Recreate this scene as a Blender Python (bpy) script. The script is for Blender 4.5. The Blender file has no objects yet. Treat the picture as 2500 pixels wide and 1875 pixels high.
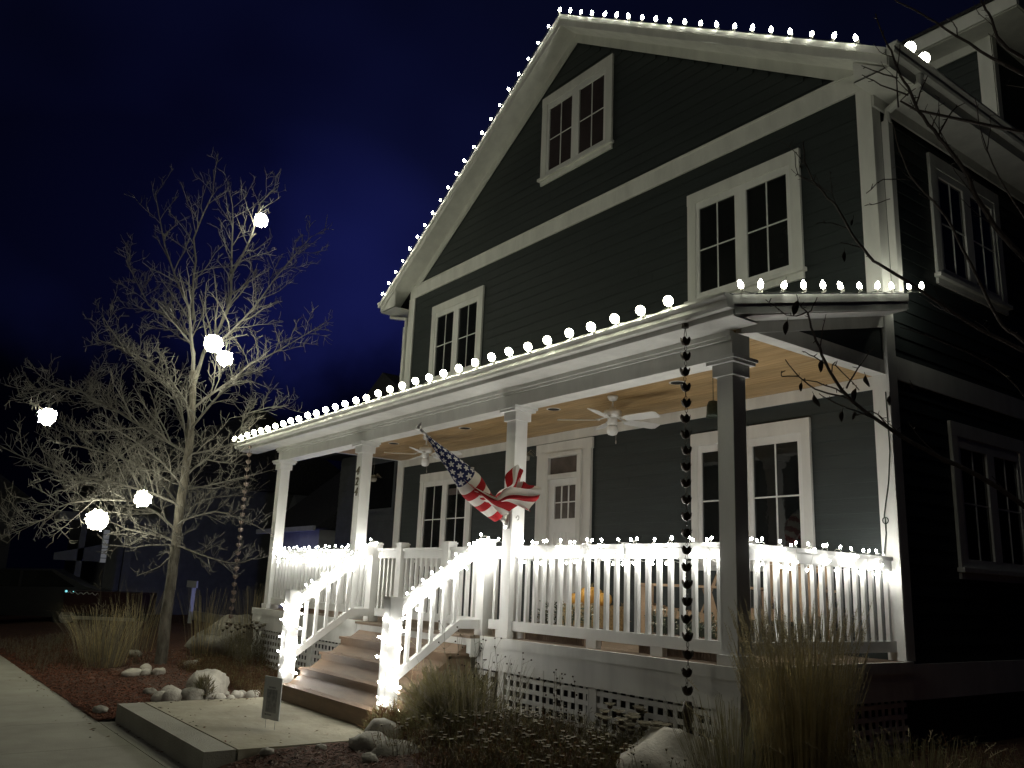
import bpy, math, random
from mathutils import Vector, Matrix, noise
R = random.Random(7)
PI = math.pi
SC = bpy.context.scene
COL = SC.collection

# ------------------------------------------------------------------ camera, sky, light, exposure
cd = bpy.data.cameras.new('camera')
cam = bpy.data.objects.new('camera', cd); COL.objects.link(cam)
YAW, PITCH, ROLL = -0.9352, 0.2312, 0.0412
_f = Vector((math.sin(YAW)*math.cos(PITCH), math.cos(YAW)*math.cos(PITCH), math.sin(PITCH)))
_r = Vector((math.cos(YAW), -math.sin(YAW), 0)); _u = _r.cross(_f)
_r2 = math.cos(ROLL)*_r + math.sin(ROLL)*_u; _u2 = -math.sin(ROLL)*_r + math.cos(ROLL)*_u
_m = Matrix((( _r2.x, _u2.x, -_f.x), (_r2.y, _u2.y, -_f.y), (_r2.z, _u2.z, -_f.z))).to_4x4()
_m.translation = Vector((4.388, -5.483, 1.6189))
cam.matrix_world = _m
cd.sensor_fit = 'HORIZONTAL'; cd.sensor_width = 36.0; cd.lens = 36.0*2081.8/2500.0
cd.clip_start = 0.05; cd.clip_end = 2000
SC.camera = cam

SKY_SHIFT = (0.35, 0.2, 0.1)
wd = bpy.data.worlds.new('World'); SC.world = wd; wd.use_nodes = True
nt = wd.node_tree; nt.nodes.clear()
def WN(t, **k):
    n = nt.nodes.new(t)
    for a, b in k.items(): setattr(n, a, b)
    return n
w_out = WN('ShaderNodeOutputWorld'); w_bg = WN('ShaderNodeBackground')
w_tc = WN('ShaderNodeTexCoord'); w_map = WN('ShaderNodeMapping'); w_map.inputs['Scale'].default_value = (1.0, 1.0, 1.5); w_map.inputs['Location'].default_value = SKY_SHIFT
w_no = WN('ShaderNodeTexNoise'); w_no.inputs['Scale'].default_value = 1.5; w_no.inputs['Detail'].default_value = 3; w_no.inputs['Roughness'].default_value = 0.5
w_cl = WN('ShaderNodeValToRGB'); w_cl.color_ramp.elements[0].position = 0.34; w_cl.color_ramp.elements[1].position = 0.60
w_cl.color_ramp.elements[0].color = (0.26, 0.26, 0.28, 1); w_cl.color_ramp.elements[1].color = (1, 1, 1, 1)
# last dusk light: a broad brightening round the place where the sun went down
w_dot = WN('ShaderNodeVectorMath', operation='DOT_PRODUCT'); w_dot.inputs[1].default_value = (-0.880, 0.36, 0.31)
w_gl = WN('ShaderNodeValToRGB'); e = w_gl.color_ramp.elements
e[0].position = 0.0; e[0].color = (0.0009, 0.0014, 0.0058, 1); e[1].position = 1.0; e[1].color = (0.0095, 0.0125, 0.092, 1)
for pos, col in ((0.80, (0.0015, 0.0021, 0.0088, 1)), (0.93, (0.0025, 0.0034, 0.0170, 1)), (0.98, (0.0046, 0.0060, 0.036, 1))):
    q = e.new(pos); q.color = col
w_mul = WN('ShaderNodeMixRGB', blend_type='MULTIPLY'); w_mul.inputs[0].default_value = 1
nt.links.new(w_tc.outputs['Generated'], w_map.inputs['Vector']); nt.links.new(w_map.outputs[0], w_no.inputs['Vector']); nt.links.new(w_no.outputs['Fac'], w_cl.inputs[0])
nt.links.new(w_tc.outputs['Generated'], w_dot.inputs[0]); nt.links.new(w_dot.outputs['Value'], w_gl.inputs[0])
nt.links.new(w_gl.outputs[0], w_mul.inputs[1]); nt.links.new(w_cl.outputs[0], w_mul.inputs[2])
# dark cloud bank lying all round the horizon
w_sep = WN('ShaderNodeSeparateXYZ'); nt.links.new(w_tc.outputs['Generated'], w_sep.inputs[0])
w_no2 = WN('ShaderNodeTexNoise'); w_no2.inputs['Scale'].default_value = 5.0; w_no2.inputs['Detail'].default_value = 5; nt.links.new(w_tc.outputs['Generated'], w_no2.inputs['Vector'])
w_ad = WN('ShaderNodeMath', operation='MULTIPLY_ADD'); w_ad.inputs[1].default_value = 0.22; nt.links.new(w_no2.outputs['Fac'], w_ad.inputs[0]); nt.links.new(w_sep.outputs['Z'], w_ad.inputs[2])
w_ss = WN('ShaderNodeMapRange', interpolation_type='SMOOTHSTEP'); w_ss.inputs['From Min'].default_value = 0.300; w_ss.inputs['From Max'].default_value = 0.400; w_ss.inputs['To Min'].default_value = 0.10; nt.links.new(w_ad.outputs[0], w_ss.inputs['Value'])
w_m2 = WN('ShaderNodeMixRGB', blend_type='MULTIPLY'); w_m2.inputs[0].default_value = 1; nt.links.new(w_mul.outputs[0], w_m2.inputs[1]); nt.links.new(w_ss.outputs[0], w_m2.inputs[2])
nt.links.new(w_m2.outputs[0], w_bg.inputs[0]); nt.links.new(w_bg.outputs[0], w_out.inputs[0])
w_bg.inputs['Strength'].default_value = 1.0

sl = bpy.data.lights.new('street_fill', 'SUN'); sl.energy = 0.085; sl.angle = math.radians(12); sl.color = (1.0, 0.95, 0.82)  # added weak sun standing in for unseen street light
so = bpy.data.objects.new('street_fill', sl); COL.objects.link(so)
so.rotation_euler = (math.radians(62), 0, math.radians(3)); so.location = (0, -20, 25)

vs = SC.view_settings
SC.display_settings.display_device = 'sRGB'
vs.view_transform = 'Standard'; vs.look = 'None'; vs.gamma = 1; vs.use_curve_mapping = False
vs.exposure = 0.12
cy = SC.cycles
cy.use_denoising = True
cy.max_bounces = 6; cy.diffuse_bounces = 3; cy.glossy_bounces = 3; cy.transmission_bounces = 3
cy.sample_clamp_indirect = 3.0; cy.use_light_tree = True; cy.caustics_reflective = False; cy.caustics_refractive = False
L_MINI, L_C9, L_GUT, L_BALL = 135.0, 75.0, 50.0, 40.0

# ------------------------------------------------------------------ materials
M = {}
def mat(name, col, rough=0.6, var=0.12, scale=6.0, bump=0.0, bscale=40.0, spec=0.35, stretch=(1, 1, 1), metal=0.0, col2=None, detail=4.0):
    m = bpy.data.materials.new(name); m.use_nodes = True; M[name] = m
    t = m.node_tree; b = t.nodes['Principled BSDF']
    b.inputs['Roughness'].default_value = rough; b.inputs['Metallic'].default_value = metal
    b.inputs['Specular IOR Level'].default_value = spec
    g = t.nodes.new('ShaderNodeNewGeometry'); mp = t.nodes.new('ShaderNodeMapping'); mp.inputs['Scale'].default_value = stretch
    t.links.new(g.outputs['Position'], mp.inputs['Vector'])
    n = t.nodes.new('ShaderNodeTexNoise'); n.inputs['Scale'].default_value = scale; n.inputs['Detail'].default_value = detail; n.inputs['Roughness'].default_value = 0.6
    t.links.new(mp.outputs[0], n.inputs['Vector'])
    r = t.nodes.new('ShaderNodeValToRGB')
    c2 = col2 if col2 else tuple(min(1, c*(1+var)) for c in col)
    c1 = col if col2 else tuple(c*(1-var) for c in col)
    r.color_ramp.elements[0].position = 0.32; r.color_ramp.elements[1].position = 0.68
    r.color_ramp.elements[0].color = (*c1, 1); r.color_ramp.elements[1].color = (*c2, 1)
    t.links.new(n.outputs['Fac'], r.inputs[0]); t.links.new(r.outputs[0], b.inputs['Base Color'])
    if bump:
        n2 = t.nodes.new('ShaderNodeTexNoise'); n2.inputs['Scale'].default_value = bscale; n2.inputs['Detail'].default_value = 5
        t.links.new(mp.outputs[0], n2.inputs['Vector'])
        bp = t.nodes.new('ShaderNodeBump'); bp.inputs['Strength'].default_value = bump; bp.inputs['Distance'].default_value = 0.02
        t.links.new(n2.outputs['Fac'], bp.inputs['Height']); t.links.new(bp.outputs[0], b.inputs['Normal'])
    return m
def per_piece(name, amt=0.18):
    """small colour shift from one board to the next"""
    m = M[name]; t = m.node_tree; b = t.nodes['Principled BSDF']; src = b.inputs['Base Color'].links[0].from_socket
    oi = t.nodes.new('ShaderNodeObjectInfo'); mr = t.nodes.new('ShaderNodeMapRange')
    mr.inputs['To Min'].default_value = 1-amt; mr.inputs['To Max'].default_value = 1+amt
    hs = t.nodes.new('ShaderNodeHueSaturation'); t.links.new(oi.outputs['Random'], mr.inputs['Value'])
    t.links.new(mr.outputs[0], hs.inputs['Value']); t.links.new(src, hs.inputs['Color']); t.links.new(hs.outputs[0], b.inputs['Base Color'])
def emit(name, col, strength):
    m = bpy.data.materials.new(name); m.use_nodes = True; M[name] = m
    b = m.node_tree.nodes['Principled BSDF']; b.inputs['Base Color'].default_value = (0.8, 0.8, 0.75, 1)
    b.inputs['Emission Color'].default_value = (*col, 1); b.inputs['Emission Strength'].default_value = strength
    return m
mat('white_paint', (0.78, 0.78, 0.745), 0.5, 0.06, 4.0, 0.08, 60, stretch=(1,1,0.3))
mat('white_siding_trim', (0.73, 0.73, 0.685), 0.55, 0.09, 5.0, 0.12, 45, stretch=(1,1,0.25))
mat('siding_paint', (0.0300, 0.0378, 0.0368), 0.6, 0.14, 5.0, 0.15, 60, stretch=(0.25, 0.25, 3.0)); per_piece('siding_paint', 0.05)
mat('neighbour_paint', (0.10, 0.105, 0.105), 0.6, 0.15, 4.0, 0.1, 50)
mat('pale_neighbour_paint', (0.45, 0.46, 0.48), 0.6, 0.1, 4.0)
mat('shingle', (0.028, 0.028, 0.03), 0.9, 0.4, 14.0, 0.5, 50)
mat('ceiling_wood', (0.38, 0.245, 0.105), 0.45, 0.1, 3.5, 0.06, 30, stretch=(0.7, 9.0, 3.0), col2=(0.58, 0.405, 0.20)); per_piece('ceiling_wood', 0.14)
mat('deck_wood', (0.20, 0.15, 0.105), 0.55, 0.18, 5.0, 0.12, 50, stretch=(0.5, 6, 3)); per_piece('deck_wood', 0.10)
mat('step_wood', (0.195, 0.130, 0.082), 0.55, 0.14, 4.0, 0.12, 60, stretch=(0.8, 5, 4))
mat('chair_wood', (0.30, 0.20, 0.115), 0.55, 0.18, 8.0, 0.1, 60)
mat('concrete', (0.27, 0.26, 0.21), 0.85, 0.12, 1.6, 0.35, 70, col2=(0.37, 0.36, 0.30), detail=9.0)
mat('stamped_concrete', (0.27, 0.245, 0.175), 0.8, 0.17, 1.5, 0.8, 7, col2=(0.39, 0.36, 0.265), detail=9.0)
mat('mulch', (0.045, 0.026, 0.017), 0.95, 0.3, 18.0, 1.0, 70, col2=(0.135, 0.06, 0.036))
mat('red_mulch', (0.12, 0.040, 0.022), 0.95, 0.3, 25.0, 0.8, 70, col2=(0.24, 0.095, 0.05))
mat('grey_chip', (0.17, 0.13, 0.10), 0.9, 0.3, 25.0, 0.3, 70)
mat('soil', (0.03, 0.027, 0.018), 0.95, 0.4, 2.0, 0.5, 12)
mat('rock', (0.40, 0.375, 0.315), 0.85, 0.22, 9.0, 0.45, 35, col2=(0.56, 0.53, 0.45))
mat('grey_rock', (0.21, 0.20, 0.165), 0.9, 0.3, 9.0, 0.5, 30, col2=(0.33, 0.31, 0.255))
mat('bark', (0.06, 0.053, 0.042), 0.9, 0.3, 14.0, 1.0, 35, col2=(0.165, 0.15, 0.12), stretch=(1, 1, 0.35))
mat('twig_bark', (0.145, 0.137, 0.118), 0.9, 0.25, 9.0)
mat('dark_bark', (0.075, 0.058, 0.048), 0.7, 0.3, 30.0, 0.4, 60)
mat('dead_leaf', (0.060, 0.043, 0.030), 0.8, 0.3, 30.0)
mat('straw', (0.44, 0.36, 0.18), 0.85, 0.25, 12.0)
mat('pale_straw', (0.50, 0.44, 0.28), 0.9, 0.15, 20.0)
mat('dry_stem', (0.22, 0.20, 0.145), 0.9, 0.25, 12.0)
mat('olive_twig', (0.19, 0.17, 0.085), 0.9, 0.3, 14.0)
mat('brown_cover', (0.145, 0.082, 0.042), 0.95, 0.35, 14.0)
mat('seed_head', (0.42, 0.39, 0.30), 0.9, 0.2, 40.0)
mat('dark_seed', (0.06, 0.045, 0.03), 0.9, 0.2, 40.0)
mat('bronze', (0.045, 0.034, 0.026), 0.42, 0.25, 40.0, metal=0.75, spec=0.5)
mat('bright_copper', (0.30, 0.24, 0.20), 0.4, 0.25, 40.0, metal=0.6, spec=0.5)
mat('digit_metal', (0.135, 0.115, 0.07), 0.45, 0.2, 60.0, metal=0.4)
mat('steel', (0.45, 0.44, 0.42), 0.3, 0.1, 40.0, metal=0.9)
mat('glass', (0.007, 0.008, 0.008), 0.03, 0.5, 1.5, 0.10, 2.2, spec=0.5, col2=(0.016, 0.017, 0.016))
mat('curtain_glass', (0.105, 0.090, 0.082), 0.12, 0.25, 5.0, spec=0.5)
mat('blind_glass', (0.052, 0.040, 0.040), 0.10, 0.15, 3.0, spec=0.5)
mat('black', (0.010, 0.010, 0.010), 0.6, 0.2, 10.0)
mat('cord', (0.55, 0.54, 0.48), 0.6, 0.1, 20)
mat('dark_cord', (0.05, 0.06, 0.045), 0.6, 0.2, 20)
mat('sign_face', (0.60, 0.62, 0.60), 0.5, 0.05, 10)
mat('sign_print', (0.20, 0.21, 0.21), 0.6, 0.5, 22, col2=(0.42, 0.43, 0.43))
mat('pumpkin', (0.52, 0.27, 0.045), 0.55, 0.15, 10)
mat('hay', (0.32, 0.22, 0.10), 0.95, 0.3, 40, 0.8, 80)
mat('planter', (0.175, 0.125, 0.09), 0.8, 0.15, 10)
mat('plant_green', (0.045, 0.055, 0.032), 0.8, 0.35, 20)
mat('bell_green', (0.035, 0.045, 0.032), 0.5, 0.3, 20, metal=0.5)
mat('car_paint', (0.006, 0.006, 0.007), 0.35, 0.1, 5, spec=0.4)
mat('red_paint', (0.026, 0.008, 0.008), 0.4, 0.1, 5)
mat('tyre', (0.012, 0.012, 0.012), 0.9, 0.1, 10)
def translucent(*names):
    for nm in names:
        t = M[nm].node_tree; b = t.nodes['Principled BSDF']; o = t.nodes['Material Output']
        tr = t.nodes.new('ShaderNodeBsdfTranslucent'); mx = t.nodes.new('ShaderNodeMixShader'); mx.inputs[0].default_value = 0.45
        t.links.new(b.inputs['Base Color'].links[0].from_socket, tr.inputs['Color']); t.links.new(b.outputs[0], mx.inputs[1]); t.links.new(tr.outputs[0], mx.inputs[2]); t.links.new(mx.outputs[0], o.inputs[0])
translucent('straw', 'pale_straw', 'dry_stem', 'olive_twig', 'brown_cover')
emit('mini_glow', (1.0, 0.985, 0.93), L_MINI)
emit('c9_glow', (1.0, 1.0, 0.84), L_C9)
emit('gutter_glow', (1.0, 1.0, 0.76), L_GUT)
emit('ball_glow', (1.0, 0.985, 0.78), L_BALL*1.35)
emit('orange_window', (1.0, 0.30, 0.12), 0.16)
emit('cyan_glint', (0.25, 0.9, 1.0), 0.8)
emit('blue_flood', (0.26, 0.30, 1.0), 420.0)
emit('lamp_strip', (0.8, 0.85, 0.8), 0.05)  # faint glow put into the far column stripes so they look lit; no lamp

# ------------------------------------------------------------------ mesh helpers
WL = {}
class MB:
    def __init__(s): s.v = []; s.f = []; s.mi = []; s.k = 0; s.uv = None
    def quad(s, *p):
        i = len(s.v); s.v += [tuple(x) for x in p]; s.f.append(tuple(range(i, i+len(p)))); s.mi.append(s.k); return s
    def box(s, x0, y0, z0, x1, y1, z1):
        i = len(s.v)
        s.v += [(x0,y0,z0),(x1,y0,z0),(x1,y1,z0),(x0,y1,z0),(x0,y0,z1),(x1,y0,z1),(x1,y1,z1),(x0,y1,z1)]
        for q in ((0,3,2,1),(4,5,6,7),(0,1,5,4),(1,2,6,5),(2,3,7,6),(3,0,4,7)): s.f.append(tuple(i+a for a in q)); s.mi.append(s.k)
        return s
    def bar(s, a, b, w, h, up=(0,0,1)):
        """box beam from a to b, w across, h along up"""
        a, b = Vector(a), Vector(b); d = (b-a).normalized(); side = d.cross(Vector(up)).normalized(); u = side.cross(d).normalized()
        i = len(s.v)
        for p in (a, b):
            for sx, sz in ((-1,-1),(1,-1),(1,1),(-1,1)): s.v.append(tuple(p + side*sx*w/2 + u*sz*h/2))
        for q in ((3,2,1,0),(4,5,6,7),(0,1,5,4),(1,2,6,5),(2,3,7,6),(3,0,4,7)): s.f.append(tuple(i+x for x in q)); s.mi.append(s.k)
        return s
    def prism(s, poly, ax, a0, a1):
        """poly of 2D points in the plane across axis ax, extruded a0..a1"""
        n = len(poly); i = len(s.v)
        for a in (a0, a1):
            for p in poly:
                if ax == 0: s.v.append((a, p[0], p[1]))
                elif ax == 1: s.v.append((p[0], a, p[1]))
                else: s.v.append((p[0], p[1], a))
        s.f.append(tuple(range(i, i+n))); s.f.append(tuple(range(i+2*n-1, i+n-1, -1))); s.mi += [s.k]*2
        for k in range(n): s.f.append((i+k, i+n+k, i+n+(k+1)%n, i+(k+1)%n)); s.mi.append(s.k)
        return s
    def tube(s, pts, r0, r1=None, n=5, cap=True):
        if r1 is None: r1 = r0
        pts = [Vector(p) for p in pts]; m = len(pts); i = len(s.v); ref = None
        for k, p in enumerate(pts):
            d = (pts[min(k+1, m-1)]-pts[max(k-1, 0)])
            d = d.normalized() if d.length > 1e-9 else Vector((0,0,1))
            if ref is None: ref = d.orthogonal().normalized()
            else:
                ref = ref - d*ref.dot(d)
                ref = ref.normalized() if ref.length > 1e-6 else d.orthogonal().normalized()
            b = d.cross(ref); r = r0+(r1-r0)*k/max(1, m-1)
            for j in range(n):
                a = 2*PI*j/n; s.v.append(tuple(p + (ref*math.cos(a)+b*math.sin(a))*r))
        for k in range(m-1):
            for j in range(n): s.f.append((i+k*n+j, i+k*n+(j+1)%n, i+(k+1)*n+(j+1)%n, i+(k+1)*n+j)); s.mi.append(s.k)
        if cap and n > 3:
            s.f.append(tuple(i+j for j in reversed(range(n)))); s.f.append(tuple(i+(m-1)*n+j for j in range(n))); s.mi += [s.k]*2
        return s
    def lathe(s, prof, n=10, c=(0,0,0), wob=None):
        i = len(s.v); m = len(prof)
        for k, (r, z) in enumerate(prof):
            for j in range(n):
                a = 2*PI*j/n; rr = r*(wob(k, j) if wob else 1)
                s.v.append((c[0]+rr*math.cos(a), c[1]+rr*math.sin(a), c[2]+z))
        for k in range(m-1):
            for j in range(n): s.f.append((i+k*n+j, i+k*n+(j+1)%n, i+(k+1)*n+(j+1)%n, i+(k+1)*n+j)); s.mi.append(s.k)
        s.f.append(tuple(i+j for j in reversed(range(n)))); s.f.append(tuple(i+(m-1)*n+j for j in range(n))); s.mi += [s.k]*2
        return s
    def blob(s, c, rx, ry, rz, n=10, m=7, amp=0.0, fr=2.0, seed=0.0):
        i = len(s.v); c = Vector(c)
        for k in range(m+1):
            th = PI*k/m
            for j in range(n):
                a = 2*PI*j/n; d = Vector((math.sin(th)*math.cos(a), math.sin(th)*math.sin(a), math.cos(th)))
                q = 1.0 + (amp*(noise.noise(d*fr+Vector((seed, seed*1.7, seed*0.6)))+0.45*noise.noise(d*fr*2.9+Vector((seed*0.3, seed, 7)))) if amp else 0)
                s.v.append((c.x+d.x*rx*q, c.y+d.y*ry*q, c.z+d.z*rz*q))
        for k in range(m):
            for j in range(n): s.f.append((i+k*n+j, i+(k+1)*n+j, i+(k+1)*n+(j+1)%n, i+k*n+(j+1)%n)); s.mi.append(s.k)
        return s
    def mesh(s, name, mats, smooth=False):
        me = bpy.data.meshes.new(name); me.from_pydata(s.v, [], s.f)
        for m in (mats if isinstance(mats, (list, tuple)) else [mats]): me.materials.append(M[m])
        if any(s.mi): me.polygons.foreach_set('material_index', s.mi)
        if smooth: me.polygons.foreach_set('use_smooth', [True]*len(s.f))
        me.update(); return me
    def build(s, name, mats, parent=None, smooth=False):
        """vertices are world coordinates when the thing stands unrotated"""
        return put(name, s.mesh(name, mats, smooth), parent)
def put(name, me, parent=None, loc=(0,0,0), rot=None):
    o = bpy.data.objects.new(name, me); COL.objects.link(o); w = Vector(loc); WL[o.name] = w
    if parent is not None: o.parent = parent; o.location = w - WL[parent.name]
    else: o.location = w
    if rot: o.rotation_euler = rot
    return o
def local(name, me, parent, loc=(0,0,0), rot=None):
    """part placed in its parent's own (possibly rotated) frame"""
    o = bpy.data.objects.new(name, me); COL.objects.link(o); o.parent = parent; o.location = loc
    if rot: o.rotation_euler = rot
    WL[o.name] = Vector((0,0,0)); return o
def tag(o, label=None, cat=None, group=None, kind=None):
    if label: o['label'] = label
    if cat: o['category'] = cat
    if group: o['group'] = group
    if kind: o['kind'] = kind
    return o
def thing(name, loc, label, cat, group=None, rz=0.0):
    o = bpy.data.objects.new(name, None); COL.objects.link(o); o.location = loc; o.rotation_euler = (0,0,rz); o.empty_display_size = 0.2
    WL[o.name] = Vector(loc); return tag(o, label, cat, group)
TRUNK= [(-10.51, -1.3, -0.02), (-10.51, -1.3, 0.44), (-10.52, -1.31, 0.92), (-10.52, -1.3, 1.45), (-10.52, -1.3, 2.02), (-10.52, -1.31, 2.63), (-10.5, -1.29, 3.51), (-10.52, -1.31, 4.15), (-10.56, -1.37, 5.02)]
LIMBS= [[(-10.56, -1.37, 5.02), (-10.5, -1.48, 5.52), (-10.44, -1.61, 6.07), (-10.38, -1.74, 6.25), (-10.5, -2.12, 7.11), (-10.56, -2.4, 8.05)], [(-10.64, -1.47, 5.96), (-10.74, -1.5, 6.4), (-10.82, -1.51, 7.12), (-10.93, -1.55, 7.57), (-10.87, -1.36, 8.5), (-10.95, -1.37, 9.01)], [(-10.54, -1.33, 4.77), (-10.62, -1.2, 5.41), (-10.57, -0.89, 6.21), (-10.73, -0.87, 6.98), (-10.93, -0.9, 8.06), (-11.15, -0.95, 8.73)], [(-10.3, -1.0, 6.82), (-10.48, -0.68, 7.68), (-10.75, -0.47, 8.52), (-10.91, -0.11, 9.08)], [(-10.47, -1.24, 5.37), (-9.93, -0.79, 5.95), (-9.5, -0.5, 6.65), (-8.99, -0.1, 7.41)], [(-10.52, -1.31, 4.34), (-10.35, -0.9, 4.8), (-10.17, -0.49, 5.25), (-9.98, -0.05, 5.57), (-9.64, 0.57, 6.11)], [(-10.58, -1.39, 5.06), (-10.86, -1.43, 5.74), (-11.57, -2.03, 6.33), (-12.11, -2.42, 7.25)], [(-10.51, -1.3, 3.91), (-10.31, -1.48, 4.43), (-10.46, -2.15, 5.04), (-10.72, -2.97, 5.31)], [(-10.5, -1.29, 3.51), (-10.73, -1.28, 3.65), (-11.5, -2.01, 4.15), (-12.15, -2.58, 4.58), (-12.7, -3.02, 4.78), (-13.39, -3.65, 4.65)], [(-10.52, -1.3, 2.93), (-10.12, -1.51, 3.09), (-10.11, -2.25, 3.63), (-10.0, -2.85, 3.83)], [(-10.52, -1.31, 2.63), (-10.48, -1.43, 2.74), (-10.94, -2.23, 2.99), (-11.35, -2.95, 3.09), (-11.58, -3.44, 3.3), (-11.82, -3.93, 3.51)], [(-10.51, -1.3, 2.18), (-10.7, -1.31, 2.32), (-11.3, -1.88, 2.75), (-12.08, -2.7, 2.71), (-12.45, -2.95, 2.45), (-13.08, -3.57, 2.08)], [(-10.52, -1.31, 2.04), (-11.11, -1.36, 2.19), (-11.96, -1.77, 2.32), (-12.72, -2.04, 2.53)], [(-10.51, -1.3, 2.86), (-10.7, -1.21, 2.98), (-10.54, -0.64, 3.17), (-10.22, 0.14, 3.44)], [(-10.52, -1.3, 2.31), (-10.32, -1.3, 2.44), (-9.86, -0.93, 2.59), (-9.48, -0.68, 2.51), (-9.06, -0.37, 2.31)], [(-10.51, -1.29, 3.35), (-10.36, -1.26, 3.55), (-9.82, -0.71, 3.76), (-9.68, -0.69, 4.23), (-9.15, -0.14, 4.4)], [(-10.51, -1.29, 2.01), (-10.48, -1.51, 1.67), (-10.53, -1.85, 1.52)], [(-10.52, -1.3, 2.02), (-10.31, -1.54, 2.03), (-10.28, -2.02, 1.95), (-10.23, -2.47, 1.97)], [(-10.51, -1.29, 2.02), (-10.1, -1.14, 1.95), (-9.49, -0.72, 1.79), (-9.05, -0.52, 1.86)], [(-10.51, -1.29, 3.56), (-10.7, -1.46, 4.34), (-10.96, -1.73, 4.85), (-11.49, -2.36, 5.42), (-11.82, -2.72, 6.03)], [(-10.52, -1.31, 3.98), (-9.94, -1.15, 4.42), (-9.34, -0.98, 4.71), (-8.73, -0.78, 4.57)], [(-10.51, -1.3, 3.14), (-10.75, -0.93, 3.55), (-10.9, -0.44, 3.55), (-10.94, 0.19, 4.16)], [(-10.61, -1.43, 5.36), (-11.08, -1.63, 5.95), (-11.68, -2.01, 6.79), (-12.22, -2.32, 7.93), (-12.49, -2.25, 8.73)], [(-10.52, -1.3, 2.65), (-11.34, -1.56, 3.24), (-12.4, -2.12, 3.64), (-13.62, -2.91, 3.89)], [(-10.52, -1.31, 2.25), (-10.85, -0.94, 2.77), (-11.0, -0.34, 2.98), (-11.2, 0.19, 3.0)]]
BALLS= [((-10.35, -0.56, 8.03), 0.15), ((-9.66, -1.35, 5.34), 0.185), ((-9.63, -1.14, 5.12), 0.155), ((-13.84, -3.05, 4.4), 0.2), ((-11.55, -2.35, 2.41), 0.215), ((-10.04, -2.03, 2.71), 0.15)]
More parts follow.
